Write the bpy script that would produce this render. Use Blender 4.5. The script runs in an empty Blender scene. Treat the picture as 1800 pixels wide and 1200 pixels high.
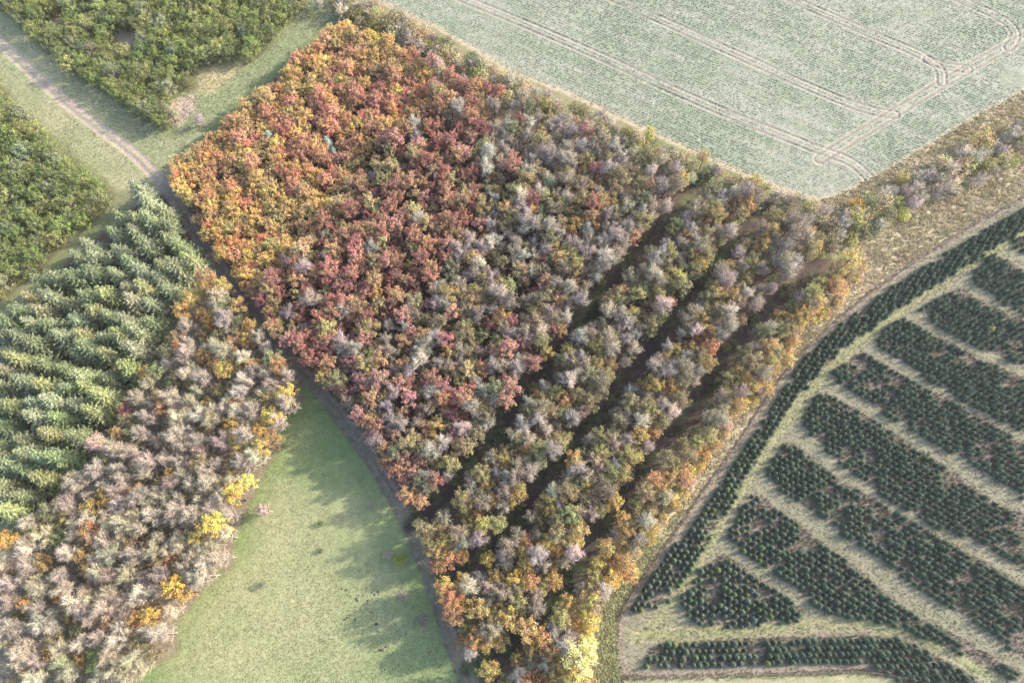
import bpy, math, random
import numpy as np
from mathutils import Vector, Matrix

SC = bpy.context.scene
COL = SC.collection
R = math.radians
random.seed(7)

# ------------------------------------------------------------------ camera, sky, sun, exposure
H_CAM, PITCH, LENS = 120.0, 72.0, 24.0
cam_d = bpy.data.cameras.new('camera'); cam_d.sensor_width = 36.0; cam_d.sensor_fit = 'HORIZONTAL'
cam_d.lens = LENS; cam_d.clip_start = 0.5; cam_d.clip_end = 6000
cam = bpy.data.objects.new('camera', cam_d); COL.objects.link(cam)
cam.location = (0, 0, H_CAM); cam.rotation_euler = (R(90 - PITCH), 0, 0)
SC.camera = cam

SUN_EL = R(27)
SUN_AZ = math.atan2(0.957, 0.287)            # clockwise from +Y
world = bpy.data.worlds.new('World'); SC.world = world; world.use_nodes = True
wn = world.node_tree
sky = wn.nodes.new('ShaderNodeTexSky'); sky.sky_type = 'NISHITA'; sky.sun_disc = False
sky.sun_elevation = SUN_EL; sky.sun_rotation = SUN_AZ; sky.dust_density = 2.0
wn.links.new(sky.outputs[0], wn.nodes['Background'].inputs[0])
wn.nodes['Background'].inputs[1].default_value = 0.15
sun_d = bpy.data.lights.new('sun', 'SUN'); sun_d.energy = 2.6; sun_d.angle = R(1.0); sun_d.color = (1.0, 0.90, 0.78)
sun = bpy.data.objects.new('sun', sun_d); COL.objects.link(sun); sun.location = (80, 30, 90)
S = Vector((math.sin(SUN_AZ) * math.cos(SUN_EL), math.cos(SUN_AZ) * math.cos(SUN_EL), math.sin(SUN_EL)))
sun.rotation_euler = S.to_track_quat('Z', 'Y').to_euler()

SC.view_settings.view_transform = 'Standard'; SC.view_settings.look = 'None'
SC.view_settings.exposure = 2.12; SC.view_settings.gamma = 1.0
SC.render.engine = 'CYCLES'
SC.cycles.max_bounces = 6; SC.cycles.diffuse_bounces = 3; SC.cycles.transmission_bounces = 3
SC.cycles.use_denoising = True; SC.cycles.denoiser = 'OPENIMAGEDENOISE'
SC.cycles.denoising_input_passes = 'RGB_ALBEDO_NORMAL'; SC.cycles.denoising_prefilter = 'NONE'

# ------------------------------------------------------------------ from photograph pixels (1800 x 1200) to the land
F_PX = LENS / 36.0 * 1800
_cp, _sp = math.cos(R(PITCH)), math.sin(R(PITCH))
def at(px, py, z=0.0):
    u, v = (px - 900.0) / F_PX, (600.0 - py) / F_PX
    d = (u, _cp + v * _sp, -_sp + v * _cp)
    t = (z - H_CAM) / d[2]
    return (d[0] * t, d[1] * t)
def to_px(x, y, z=0.0):
    dz = z - H_CAM
    depth = y * _cp - dz * _sp
    return (900 + F_PX * x / depth, 600 - F_PX * (y * _sp + dz * _cp) / depth)
def to_px_np(P, z=0.0):
    dz = z - H_CAM
    depth = P[:, 1] * _cp - dz * _sp
    return np.stack([900 + F_PX * P[:, 0] / depth, 600 - F_PX * (P[:, 1] * _sp + dz * _cp) / depth], 1)
def poly(pts, z=0.0): return np.array([at(x, y, z) for x, y in pts])

def smooth_line(pts, it=2):
    P = np.array(pts, float)
    for _ in range(it):
        Q = [P[0]]
        for a, b in zip(P[:-1], P[1:]): Q += [a * .75 + b * .25, a * .25 + b * .75]
        Q.append(P[-1]); P = np.array(Q)
    return P
def dist_line(P, line, reach=None):
    line = np.asarray(line, float)
    if reach is None and len(P) > 400000: reach = 12.0
    if reach:
        out = np.full(len(P), reach)
        k = np.all((P > line.min(0) - reach) & (P < line.max(0) + reach), 1)
        if k.any(): out[k] = np.minimum(dist_line(P[k], line, 0), reach)
        return out
    best = np.full(len(P), 1e9)
    for a, b in zip(line[:-1], line[1:]):
        ab = b - a; L = max(float(ab @ ab), 1e-9)
        q = P - a; t = np.clip((q @ ab) / L, 0, 1)[:, None]
        q = q - t * ab
        best = np.minimum(best, q[:, 0] ** 2 + q[:, 1] ** 2)
    return np.sqrt(best)
def inside(P, pg):
    x, y = P[:, 0], P[:, 1]; c = np.zeros(len(P), bool)
    for (x1, y1), (x2, y2) in zip(pg, np.roll(pg, -1, 0)):
        if y1 == y2: continue
        k = ((y1 > y) != (y2 > y)) & (x < (x2 - x1) * (y - y1) / (y2 - y1) + x1)
        c ^= k
    return c
def sdist(P, pg):
    d = dist_line(P, np.vstack([pg, pg[:1]])); return np.where(inside(P, pg), d, -d)

_rn = np.random.default_rng(3)
_LAT = _rn.random((256, 256))
def vnoise(P, scale, off=0):
    x = P[:, 0] / scale + 31.7 * off + 1000; y = P[:, 1] / scale + 17.3 * off + 1000
    i, j = np.floor(x).astype(int), np.floor(y).astype(int); fx, fy = x - i, y - j
    fx, fy = fx * fx * (3 - 2 * fx), fy * fy * (3 - 2 * fy)
    g = lambda a, b: _LAT[a % 256, b % 256]
    return (g(i, j) * (1 - fx) + g(i + 1, j) * fx) * (1 - fy) + (g(i, j + 1) * (1 - fx) + g(i + 1, j + 1) * fx) * fy
def fbm(P, scale, off=0):
    return (vnoise(P, scale, off) + .5 * vnoise(P, scale / 2, off + 1) + .25 * vnoise(P, scale / 4, off + 2)) / 1.75
def sstep(a, b, x):
    t = np.clip((x - a) / (b - a), 0, 1); return t * t * (3 - 2 * t)

# ------------------------------------------------------------------ materials
def nt(name):
    m = bpy.data.materials.new(name); m.use_nodes = True
    return m, m.node_tree, m.node_tree.nodes['Principled BSDF'], m.node_tree.nodes['Material Output']
def leaf_material(name, hue=.05, vlo=.6, vhi=1.35, trans=.3, rough=.65, fixed=None):
    m, t, b, out = nt(name); N, L = t.nodes, t.links
    att = N.new('ShaderNodeAttribute'); att.attribute_name = 'lv'
    hs = N.new('ShaderNodeHueSaturation')
    if fixed: hs.inputs['Color'].default_value = (*fixed, 1)
    else:
        oi = N.new('ShaderNodeObjectInfo'); L.new(oi.outputs['Color'], hs.inputs['Color'])
    mh = N.new('ShaderNodeMapRange'); mh.inputs['To Min'].default_value = .5 - hue; mh.inputs['To Max'].default_value = .5 + hue
    L.new(att.outputs['Fac'], mh.inputs['Value']); L.new(mh.outputs[0], hs.inputs['Hue'])
    fr = N.new('ShaderNodeMath'); fr.operation = 'MULTIPLY'; fr.inputs[1].default_value = 7.31
    f2 = N.new('ShaderNodeMath'); f2.operation = 'FRACT'
    L.new(att.outputs['Fac'], fr.inputs[0]); L.new(fr.outputs[0], f2.inputs[0])
    mv = N.new('ShaderNodeMapRange'); mv.inputs['To Min'].default_value = vlo; mv.inputs['To Max'].default_value = vhi
    L.new(f2.outputs[0], mv.inputs['Value']); L.new(mv.outputs[0], hs.inputs['Value'])
    f3 = N.new('ShaderNodeMath'); f3.operation = 'MULTIPLY'; f3.inputs[1].default_value = 13.7
    f4 = N.new('ShaderNodeMath'); f4.operation = 'FRACT'
    L.new(att.outputs['Fac'], f3.inputs[0]); L.new(f3.outputs[0], f4.inputs[0])
    ms = N.new('ShaderNodeMapRange'); ms.inputs['To Min'].default_value = .8; ms.inputs['To Max'].default_value = 1.18
    L.new(f4.outputs[0], ms.inputs['Value']); L.new(ms.outputs[0], hs.inputs['Saturation'])
    L.new(hs.outputs[0], b.inputs['Base Color'])
    b.inputs['Roughness'].default_value = rough; b.inputs['Specular IOR Level'].default_value = .25
    if trans:
        tr = N.new('ShaderNodeBsdfTranslucent'); L.new(hs.outputs[0], tr.inputs['Color'])
        mx = N.new('ShaderNodeMixShader'); mx.inputs[0].default_value = trans
        L.new(b.outputs[0], mx.inputs[1]); L.new(tr.outputs[0], mx.inputs[2]); L.new(mx.outputs[0], out.inputs[0])
    return m
M_LEAF = leaf_material('autumn_leaf', hue=.055, vlo=.65, vhi=1.3)
M_GREEN = leaf_material('green_leaf', hue=.025, vlo=.65, vhi=1.4, trans=.3)
M_NEEDLE = leaf_material('needle', hue=.02, vlo=.65, vhi=1.28, trans=.12)
M_TWIG = leaf_material('twig', hue=.02, vlo=.7, vhi=1.3, trans=0, rough=.8)
M_SPARSE = leaf_material('sparse_leaf', hue=.05, vlo=.6, vhi=1.4, trans=.3, fixed=(.19, .145, .06))
def bark_material(name, a, b_, scale):
    m, t, b, out = nt(name); N, L = t.nodes, t.links
    tc = N.new('ShaderNodeTexCoord'); n = N.new('ShaderNodeTexNoise'); n.inputs['Scale'].default_value = scale; n.inputs['Detail'].default_value = 5
    L.new(tc.outputs['Object'], n.inputs['Vector'])
    r = N.new('ShaderNodeValToRGB'); r.color_ramp.elements[0].position = .35; r.color_ramp.elements[1].position = .65
    r.color_ramp.elements[0].color = (*a, 1); r.color_ramp.elements[1].color = (*b_, 1)
    L.new(n.outputs['Fac'], r.inputs[0]); L.new(r.outputs[0], b.inputs['Base Color']); b.inputs['Roughness'].default_value = .85
    bp = N.new('ShaderNodeBump'); bp.inputs['Strength'].default_value = .5; L.new(n.outputs['Fac'], bp.inputs['Height']); L.new(bp.outputs[0], b.inputs['Normal'])
    return m
M_BARK = bark_material('bark', (.07, .05, .04), (.16, .12, .095), 6)
M_BIRCH = bark_material('pale_bark', (.17, .14, .115), (.34, .29, .25), 5)
M_WOOD = bark_material('fence_wood', (.15, .12, .095), (.28, .235, .19), 8)
M_SOIL = bark_material('mole_soil', (.03, .022, .018), (.07, .05, .04), 9)
def metal_material():
    m, t, b, out = nt('galvanised_wire'); b.inputs['Base Color'].default_value = (.28, .26, .25, 1); b.inputs['Metallic'].default_value = .5; b.inputs['Roughness'].default_value = .5
    return m
M_WIRE = metal_material()
def attr_material(name, trans=0.25):
    m, t, b, out = nt(name); N, L = t.nodes, t.links
    a = N.new('ShaderNodeAttribute'); a.attribute_name = 'col'
    L.new(a.outputs['Color'], b.inputs['Base Color']); b.inputs['Roughness'].default_value = .75; b.inputs['Specular IOR Level'].default_value = .2
    if trans:
        tr = N.new('ShaderNodeBsdfTranslucent'); L.new(a.outputs['Color'], tr.inputs['Color'])
        mx = N.new('ShaderNodeMixShader'); mx.inputs[0].default_value = trans
        L.new(b.outputs[0], mx.inputs[1]); L.new(tr.outputs[0], mx.inputs[2]); L.new(mx.outputs[0], out.inputs[0])
    return m
M_BLADE = attr_material('grass_blade')
def ground_material():
    m, t, b, out = nt('land'); N, L = t.nodes, t.links
    a = N.new('ShaderNodeAttribute'); a.attribute_name = 'col'
    g = N.new('ShaderNodeNewGeometry')
    def noise(scale, detail=4, rough=.6):
        n = N.new('ShaderNodeTexNoise'); n.inputs['Scale'].default_value = scale; n.inputs['Detail'].default_value = detail; n.inputs['Roughness'].default_value = rough
        L.new(g.outputs['Position'], n.inputs['Vector']); return n
    n1, n2, n3 = noise(3.2, 5, .7), noise(.9, 4), noise(1.6, 3)
    hs = N.new('ShaderNodeHueSaturation'); L.new(a.outputs['Color'], hs.inputs['Color'])
    v1 = N.new('ShaderNodeMapRange'); v1.inputs['From Min'].default_value = .3; v1.inputs['From Max'].default_value = .7; v1.inputs['To Min'].default_value = .74; v1.inputs['To Max'].default_value = 1.26; L.new(n1.outputs['Fac'], v1.inputs['Value'])
    v2 = N.new('ShaderNodeMapRange'); v2.inputs['From Min'].default_value = .3; v2.inputs['From Max'].default_value = .7; v2.inputs['To Min'].default_value = .85; v2.inputs['To Max'].default_value = 1.15; L.new(n2.outputs['Fac'], v2.inputs['Value'])
    mu = N.new('ShaderNodeMath'); mu.operation = 'MULTIPLY'; L.new(v1.outputs[0], mu.inputs[0]); L.new(v2.outputs[0], mu.inputs[1]); L.new(mu.outputs[0], hs.inputs['Value'])
    h = N.new('ShaderNodeMapRange'); h.inputs['From Min'].default_value = .3; h.inputs['From Max'].default_value = .7; h.inputs['To Min'].default_value = .475; h.inputs['To Max'].default_value = .525; L.new(n3.outputs['Fac'], h.inputs['Value']); L.new(h.outputs[0], hs.inputs['Hue'])
    L.new(hs.outputs[0], b.inputs['Base Color']); b.inputs['Roughness'].default_value = .9; b.inputs['Specular IOR Level'].default_value = .15
    bp = N.new('ShaderNodeBump'); bp.inputs['Strength'].default_value = .6; bp.inputs['Distance'].default_value = .1
    L.new(n1.outputs['Fac'], bp.inputs['Height']); L.new(bp.outputs[0], b.inputs['Normal'])
    return m
M_LAND = ground_material()

# ------------------------------------------------------------------ mesh helpers
def mesh_from(name, parts, mats):
    """parts: (verts Nx3, faces FxK, material index, per-vertex dict of attributes)"""
    me = bpy.data.meshes.new(name)
    V, off, loops, totals, mi = [], 0, [], [], []
    attrs = {}
    nv = sum(len(p[0]) for p in parts)
    for v, f, m, at_ in parts:
        V.append(v); loops.append((f + off).ravel()); totals.append(np.full(len(f), f.shape[1])); mi.append(np.full(len(f), m))
        for k, a in at_.items():
            if k not in attrs: attrs[k] = np.full((nv,) + a.shape[1:], .5)
            attrs[k][off:off + len(v)] = a
        off += len(v)
    V = np.vstack(V); loops = np.concatenate(loops); totals = np.concatenate(totals); mi = np.concatenate(mi)
    me.vertices.add(len(V)); me.vertices.foreach_set('co', V.astype(np.float32).ravel())
    me.loops.add(len(loops)); me.loops.foreach_set('vertex_index', loops.astype(np.int32))
    me.polygons.add(len(totals)); starts = np.concatenate([[0], np.cumsum(totals)[:-1]])
    me.polygons.foreach_set('loop_start', starts.astype(np.int32)); me.polygons.foreach_set('loop_total', totals.astype(np.int32))
    me.polygons.foreach_set('material_index', mi.astype(np.int32))
    for k, a in attrs.items():
        if a.ndim == 1:
            at_ = me.attributes.new(k, 'FLOAT', 'POINT'); at_.data.foreach_set('value', a.astype(np.float32))
        else:
            at_ = me.attributes.new(k, 'FLOAT_COLOR', 'POINT'); at_.data.foreach_set('color', np.hstack([a, np.ones((len(a), 1))]).astype(np.float32).ravel())
    me.update(calc_edges=True); me.validate()
    for m in mats: me.materials.append(m)
    return me
def unit(v): return v / np.maximum(np.linalg.norm(v, axis=1, keepdims=True), 1e-9)
def leaves(rng, C, N, size, mat, aspect=.65, lv=None):
    """one small pointed leaf spray at each centre C, facing N"""
    n = len(C); N = unit(N); T = unit(np.cross(N, unit(rng.normal(size=(n, 3))))); B = np.cross(N, T)
    s = (np.asarray(size) * rng.uniform(.6, 1.3, n))[:, None]
    bend = N * s * .18
    V = np.stack([C - T * s * .55 - bend, C + B * s * aspect * .5, C + T * s * .55 - bend, C - B * s * aspect * .5], 1).reshape(-1, 3)
    lv = rng.random(n) if lv is None else lv
    return (V, np.arange(4 * n).reshape(-1, 4), mat, {'lv': np.repeat(lv, 4)})
def twigs(rng, A, Bp, r, mat):
    """slender three-sided tapering twigs from A to Bp"""
    n = len(A); D = unit(Bp - A); T = unit(np.cross(D, unit(rng.normal(size=(n, 3))))); U = np.cross(D, T)
    r = np.broadcast_to(np.asarray(r, float), (n,))[:, None]
    V = np.stack([A + T * r, A + (-.5 * T + .866 * U) * r, A + (-.5 * T - .866 * U) * r, Bp], 1).reshape(-1, 3)
    k = np.arange(n)[:, None] * 4
    f = np.concatenate([k + [0, 1, 3], k + [1, 2, 3], k + [2, 0, 3]])
    return (V, f, mat, {'lv': np.repeat(rng.random(n), 4)})
def tube(path, rad, mat, sides=7):
    path = np.array(path, float); V = []
    for i, p in enumerate(path):
        d = path[min(i + 1, len(path) - 1)] - path[max(i - 1, 0)]; d /= np.linalg.norm(d)
        a = np.cross(d, [0.3, .9, .1]); a /= np.linalg.norm(a); b = np.cross(d, a)
        for k in range(sides):
            q = 2 * math.pi * k / sides; V.append(p + rad[i] * (math.cos(q) * a + math.sin(q) * b))
    f = [[i * sides + k, i * sides + (k + 1) % sides, (i + 1) * sides + (k + 1) % sides, (i + 1) * sides + k] for i in range(len(path) - 1) for k in range(sides)]
    return (np.array(V), np.array(f), mat, {'lv': np.full(len(V), .5)})

# ------------------------------------------------------------------ tree shapes (unit: metres, base at the origin)
def trunk_mesh(rng, name, top, r, mat, limbs=0, reach=1.0, lean=.25):
    pts = [(0, 0, -.15)]
    for k in range(1, 5): pts.append((rng.normal() * lean * k / 4, rng.normal() * lean * k / 4, top * k / 4))
    parts = [tube(pts, [r * 1.25, r, r * .75, r * .5, r * .15], 0)]
    for k in range(limbs):
        a = 2.4 * k + rng.random(); z = top * rng.uniform(.4, .75); L = reach * rng.uniform(.6, 1.0)
        e = rng.uniform(.6, 1.1)
        q = np.array([math.cos(a), math.sin(a), e])
        parts.append(tube([(0, 0, z), tuple(np.array([0, 0, z]) + q * L * .5), tuple(np.array([0, 0, z]) + q * L * np.array([.95, .95, 1.15]))], [r * .45, r * .28, r * .06], 0, 5))
    return mesh_from(name, parts, [mat])
def branch_tips(rng, nb, Rr, h0, h1, lo=-.55, lobes=0):
    k = np.arange(nb); az = k * 2.39996 + rng.uniform(0, 6.28) + rng.normal(size=nb) * .25
    u = lo + (1 - lo) * ((k + .5) / nb) ** .85
    hz = (h1 - h0) / 2; zc = h0 + hz
    rad = Rr * np.sqrt(np.clip(1 - u * u, .02, 1)) * rng.uniform(.72, 1.1, nb)
    tip = np.stack([rad * np.cos(az), rad * np.sin(az), zc + hz * u * rng.uniform(.85, 1.08, nb)], 1)
    if lobes:                                # several leading shoots, each carrying its own tuft
        la = np.arange(lobes) * 2.39996 + rng.uniform(0, 6.28); lr = Rr * np.sqrt((np.arange(lobes) + .35) / lobes) * rng.uniform(.75, 1.05, lobes)
        lc = np.stack([lr * np.cos(la), lr * np.sin(la), zc + hz * (.95 - .75 * (lr / Rr) ** 2) + rng.normal(size=lobes) * hz * .14], 1)
        near = ((tip[:, None, :2] - lc[None, :, :2]) ** 2).sum(2).argmin(1)
        up_ = (u > -.25)[:, None]
        tip = np.where(up_, tip + (lc[near] - tip) * rng.uniform(.35, .75, (nb, 1)) + rng.normal(size=tip.shape) * Rr * .10, tip)
    z0 = np.clip(tip[:, 2] - .55 * rad - .35 * hz, h0 * .7, None)
    return np.stack([np.zeros(nb), np.zeros(nb), z0], 1), tip
def leafy_crown(seed, name, mat, Rr, h0, h1, nb=26, per=24, size=.34, spread=.26, lo=-.5, up=.5, twig_mat=None, lobes=0):
    rng = np.random.default_rng(seed)
    A, T = branch_tips(rng, nb, Rr, h0, h1, lo, lobes)
    i = np.repeat(np.arange(nb), per); t = 1.06 - .62 * rng.random(nb * per) ** 1.5
    C = A[i] + (T - A)[i] * t[:, None]
    C += rng.normal(size=C.shape) * (spread * Rr * (.35 + .75 * np.clip(1.1 - t, 0, 1)))[:, None] * [1, 1, .8]
    out = unit((T - A)[i])
    N = out * .55 + np.array([0, 0, up]) + rng.normal(size=C.shape) * .55
    base = rng.random(nb)[i] * .7 + rng.random(len(i)) * .3
    P = [leaves(rng, C, N, size, 0, lv=base)]
    P.append(twigs(rng, A, T, .035, 1))
    j = rng.integers(0, nb, nb * 3); s = A[j] + (T - A)[j] * rng.uniform(.45, .9, len(j))[:, None]
    P.append(twigs(rng, s, s + unit((T - A)[j] + rng.normal(size=s.shape) * Rr * .5) * rng.uniform(.3, .7, len(j))[:, None] * Rr * .6, .018, 1))
    return mesh_from(name, P, [mat, twig_mat or M_BARK])
def bare_crown(seed, name, Rr, h0, h1, nb=24, per=20, leaf_n=110, lw=.022, lo=-.35, lsize=.2, fan=.62):
    rng = np.random.default_rng(seed)
    A, T = branch_tips(rng, nb, Rr * .92, h0, h1, lo, 5)
    D = T - A
    P = [twigs(rng, A, T, .045, 0)]
    i = np.repeat(np.arange(nb), per); t = rng.uniform(.3, 1.0, nb * per)
    s = A[i] + D[i] * t[:, None]
    d = unit(unit(D[i]) + rng.normal(size=s.shape) * fan + [0, 0, .25])
    L = rng.uniform(.35, 1.0, len(i)) * Rr * (.75 - .3 * t)
    e = s + d * L[:, None]
    P.append(twigs(rng, s, e, rng.uniform(.7, 1.4, len(i)) * lw, 0))
    j = rng.integers(0, len(i), len(i)); m = s[j] + (e - s)[j] * rng.uniform(.3, .95, len(j))[:, None]
    d2 = unit(d[j] + rng.normal(size=m.shape) * .7)
    P.append(twigs(rng, m, m + d2 * (L[j] * .45)[:, None], lw * .8, 0))
    if leaf_n:
        k = rng.integers(0, len(i), leaf_n); C = s[k] + (e - s)[k] * rng.uniform(.4, 1.05, leaf_n)[:, None]
        P.append(leaves(rng, C, rng.normal(size=C.shape) + [0, 0, .6], lsize, 1))
    return mesh_from(name, P, [M_TWIG, M_SPARSE])
def spruce_crown(seed, name, h, Rr, whorls=15, z0=.12, mat=None, seg=6, w=.42, nout=.35):
    rng = np.random.default_rng(seed); parts = []
    CC, NN, SS, LV = [], [], [], []; BA, BB = [], []
    for k in range(whorls):
        f = k / (whorls - 1); z = h * (z0 + (1 - z0) * f ** .92)
        nb = int(round(10 - 5 * f)); L = Rr * (1 - f) ** .8 * rng.uniform(.9, 1.1) + .12 * Rr * .5
        a0 = rng.uniform(0, 6.28)
        for b in range(nb):
            a = a0 + 2 * math.pi * b / nb + rng.normal() * .15; l = L * rng.uniform(.75, 1.15)
            d = np.array([math.cos(a), math.sin(a), 0]); sd = np.array([-d[1], d[0], 0])
            droop = -.18 + .75 * f
            tone = rng.random()
            BA.append((0, 0, z)); BB.append(d * l * .5 + np.array([0, 0, z + l * .5 * droop - .055 * l])); BA.append(BB[-1]); BB.append(d * l + np.array([0, 0, z + l * droop - .12 * l]))
            n = max(2, int(seg * l / Rr + 1.5))
            for q in range(n):
                t = (q + .7) / n; c = d * l * t + np.array([0, 0, z + l * t * droop - .22 * l * t * t + (.12 * l if t > .8 else 0)])
                wid = w * (.55 + l * .3) * (1.05 - .65 * t)
                for sgn in (-1, 1):
                    CC.append(c + sd * sgn * wid * .45 + d * .08 + rng.normal(size=3) * .05); NN.append(np.array([0, 0, 1.]) + d * nout * (1 - .5 * f) + sd * sgn * .5 + rng.normal(size=3) * .25)
                    SS.append(wid * 1.35); LV.append(np.clip(tone * .6 + .4 * rng.random(), 0, 1))
    C, N, Sz = np.array(CC), np.array(NN), np.array(SS)
    parts.append(leaves(rng, C, N, Sz, 0, aspect=.42, lv=np.array(LV)))
    parts.append(tube([(0, 0, h * z0 * .5), (0, 0, h * .8), (0, 0, h * 1.03)], [.05, .035, .01], 1, 5))
    parts.append(twigs(rng, np.array(BA), np.array(BB), .025, 1))
    return mesh_from(name, parts, [mat or M_NEEDLE, M_BARK])

# ------------------------------------------------------------------ things: prototypes, then copies
PROTO, USED = {}, set()
def proto(kind, trunk_me, crown_me, rootname):
    root = bpy.data.objects.new(rootname, None); root.empty_display_size = .4
    t = bpy.data.objects.new('trunk', trunk_me); c = bpy.data.objects.new('crown', crown_me)
    t.parent = root; c.parent = root
    PROTO.setdefault(kind, []).append((root, t, c))
NAME = {'autumn': 'autumn_tree', 'russet': 'russet_tree', 'yellowing': 'yellowing_tree', 'bare': 'bare_tree', 'thinning': 'thinning_tree', 'birch': 'birch_tree', 'golden': 'golden_tree', 'green': 'green_tree', 'spruce': 'spruce_tree', 'shrub': 'hedge_shrub', 'twiggy': 'bare_shrub', 'bluefir': 'blue_conifer'}
COUNT = {}
def place(kind, x, y, sc, tint, label, cat, group=None, rot=None, zs=1.0, lean=.04, var=None, z=0.0, name=None):
    var = random.randrange(len(PROTO[kind])) if var is None else var
    src = PROTO[kind][var]
    if (kind, var) in USED: objs = [o.copy() for o in src]
    else: objs = list(src); USED.add((kind, var))
    r = objs[0]
    for o in objs: COL.objects.link(o)
    r.name = name or NAME[kind]
    for o in objs[1:]: o.parent = r; o.color = (*tint, 1)
    r.location = (x, y, z); r.scale = (sc, sc, sc * zs)
    r.rotation_euler = (random.gauss(0, lean), random.gauss(0, lean), random.uniform(0, 6.28) if rot is None else rot)
    r['label'] = label; r['category'] = cat
    if group: r['group'] = group
    elif 'group' in r: del r['group']
    k = r.name.split('.')[0]; COUNT[k] = COUNT.get(k, 0) + 1
    return r

rg = np.random.default_rng(11)
for v in range(6):
    tm = trunk_mesh(rg, 'autumn_trunk', 4.6, .10, M_BARK, 6, 1.3)
    proto('autumn', tm, leafy_crown(100 + v, 'autumn_crown', M_LEAF, 1.62, 1.3, 5.4, nb=64, per=28, size=.16, spread=.17, lobes=9), 'autumn_tree')
for v in range(6):
    tm = trunk_mesh(rg, 'russet_trunk', 6.2, .12, M_BARK, 7, 1.5)
    proto('russet', tm, leafy_crown(200 + v, 'russet_crown', M_LEAF, 1.6, 2.3, 7.9, nb=52, per=30, size=.18, spread=.15, lobes=7), 'russet_tree')
for v in range(6):
    tm = trunk_mesh(rg, 'yellowing_trunk', 6.0, .12, M_BARK, 7, 1.5)
    proto('yellowing', tm, leafy_crown(300 + v, 'yellowing_crown', M_LEAF, 1.68, 2.0, 7.5, nb=52, per=29, size=.175, spread=.17, lobes=7), 'yellowing_tree')
for v in range(7):
    tm = trunk_mesh(rg, 'bare_trunk', 6.4, .12, M_BARK, 8, 1.6)
    proto('bare', tm, bare_crown(400 + v, 'bare_crown', 1.72, 2.0, 8.2, nb=38, per=26, leaf_n=120 + 40 * (v % 3), lw=.016, lsize=.19), 'bare_tree')
for v in range(6):
    tm = trunk_mesh(rg, 'thinning_trunk', 6.2, .12, M_BARK, 8, 1.6)
    proto('thinning', tm, bare_crown(450 + v, 'thinning_crown', 1.7, 1.9, 7.9, nb=30, per=20, leaf_n=520 + 80 * (v % 3), lw=.016, lsize=.19), 'thinning_tree')
for v in range(6):
    tm = trunk_mesh(rg, 'birch_trunk', 9.0, .085, M_BIRCH, 9, 2.2, .5)
    proto('birch', tm, bare_crown(500 + v, 'birch_crown', 2.0, 1.7, 10.2, nb=46, per=28, leaf_n=300 + 140 * (v % 3), lw=.017, lo=-.6, lsize=.18), 'birch_tree')
for v in range(5):
    tm = trunk_mesh(rg, 'golden_trunk', 7.5, .13, M_BARK, 7, 1.8)
    proto('golden', tm, leafy_crown(600 + v, 'golden_crown', M_LEAF, 1.85, 2.2, 9.0, nb=48, per=34, size=.2, spread=.18, lobes=7), 'golden_tree')
for v in range(6):
    tm = trunk_mesh(rg, 'green_trunk', 3.6, .10, M_BARK, 6, 1.4)
    proto('green', tm, leafy_crown(700 + v, 'green_crown', M_GREEN, 1.8, .4, 4.7, nb=56, per=27, size=.18, spread=.18, lo=-.7, lobes=8), 'green_tree')
for v in range(6):
    tm = trunk_mesh(rg, 'spruce_trunk', 9.2, .15, M_BARK, 0)
    proto('spruce', tm, spruce_crown(800 + v, 'spruce_crown', 9.6, 2.6, whorls=12, z0=.2, w=.66, seg=6), 'spruce_tree')
for v in range(5):
    tm = trunk_mesh(rg, 'shrub_stem', 1.9, .06, M_BARK, 6, .9)
    proto('shrub', tm, leafy_crown(900 + v, 'shrub_crown', M_LEAF, 1.5, .15, 3.1, nb=24, per=26, size=.24, spread=.32, lo=-.6), 'hedge_shrub')
for v in range(5):
    tm = trunk_mesh(rg, 'twiggy_stem', 2.2, .05, M_BARK, 6, 1.0)
    proto('twiggy', tm, bare_crown(950 + v, 'twiggy_crown', 1.6, .3, 3.4, nb=26, per=18, leaf_n=120, lw=.02, lo=-.6), 'bare_shrub')
for v in range(3):
    tm = trunk_mesh(rg, 'conifer_trunk', 4.5, .09, M_BARK, 0)
    proto('bluefir', tm, spruce_crown(980 + v, 'conifer_crown', 5.6, 1.15, whorls=13, z0=.08, w=.4), 'blue_conifer')

# ------------------------------------------------------------------ layout, in photograph pixels
TRACK = [(-60, 25), (0, 76), (70, 140), (150, 208), (230, 264), (272, 306), (312, 356), (352, 424), (402, 486), (450, 548), (502, 624), (546, 668), (602, 738), (652, 806), (692, 874), (722, 934), (752, 1004), (778, 1082), (802, 1150), (826, 1215), (850, 1290)]
W_EDGE = [(290, 290), (300, 330), (340, 392), (398, 468), (440, 530), (484, 602), (540, 645), (588, 700), (640, 770), (690, 850), (722, 905), (742, 962), (766, 1030), (790, 1110), (826, 1170), (850, 1215), (870, 1270)]
NW_EDGE = [(590, 24), (545, 62), (480, 118), (440, 160), (380, 210), (300, 275), (290, 290)]
NE_EDGE = [(590, 24), (680, 62), (760, 100), (830, 130), (900, 165), (980, 205), (1080, 250), (1180, 290), (1290, 330), (1400, 372), (1440, 400)]
E_EDGE = [(1440, 400), (1448, 440), (1500, 450), (1512, 480), (1470, 515), (1400, 592), (1330, 690), (1268, 748), (1212, 835), (1150, 925), (1090, 1012), (1052, 1080), (1048, 1140), (1045, 1215), (1040, 1270)]
AB = [(760, 100), (742, 190), (690, 240), (640, 290), (600, 335), (560, 385), (505, 445), (446, 500), (430, 520)]
BC = [(890, 165), (850, 270), (830, 400), (770, 490), (690, 560), (640, 610), (600, 660)]
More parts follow.
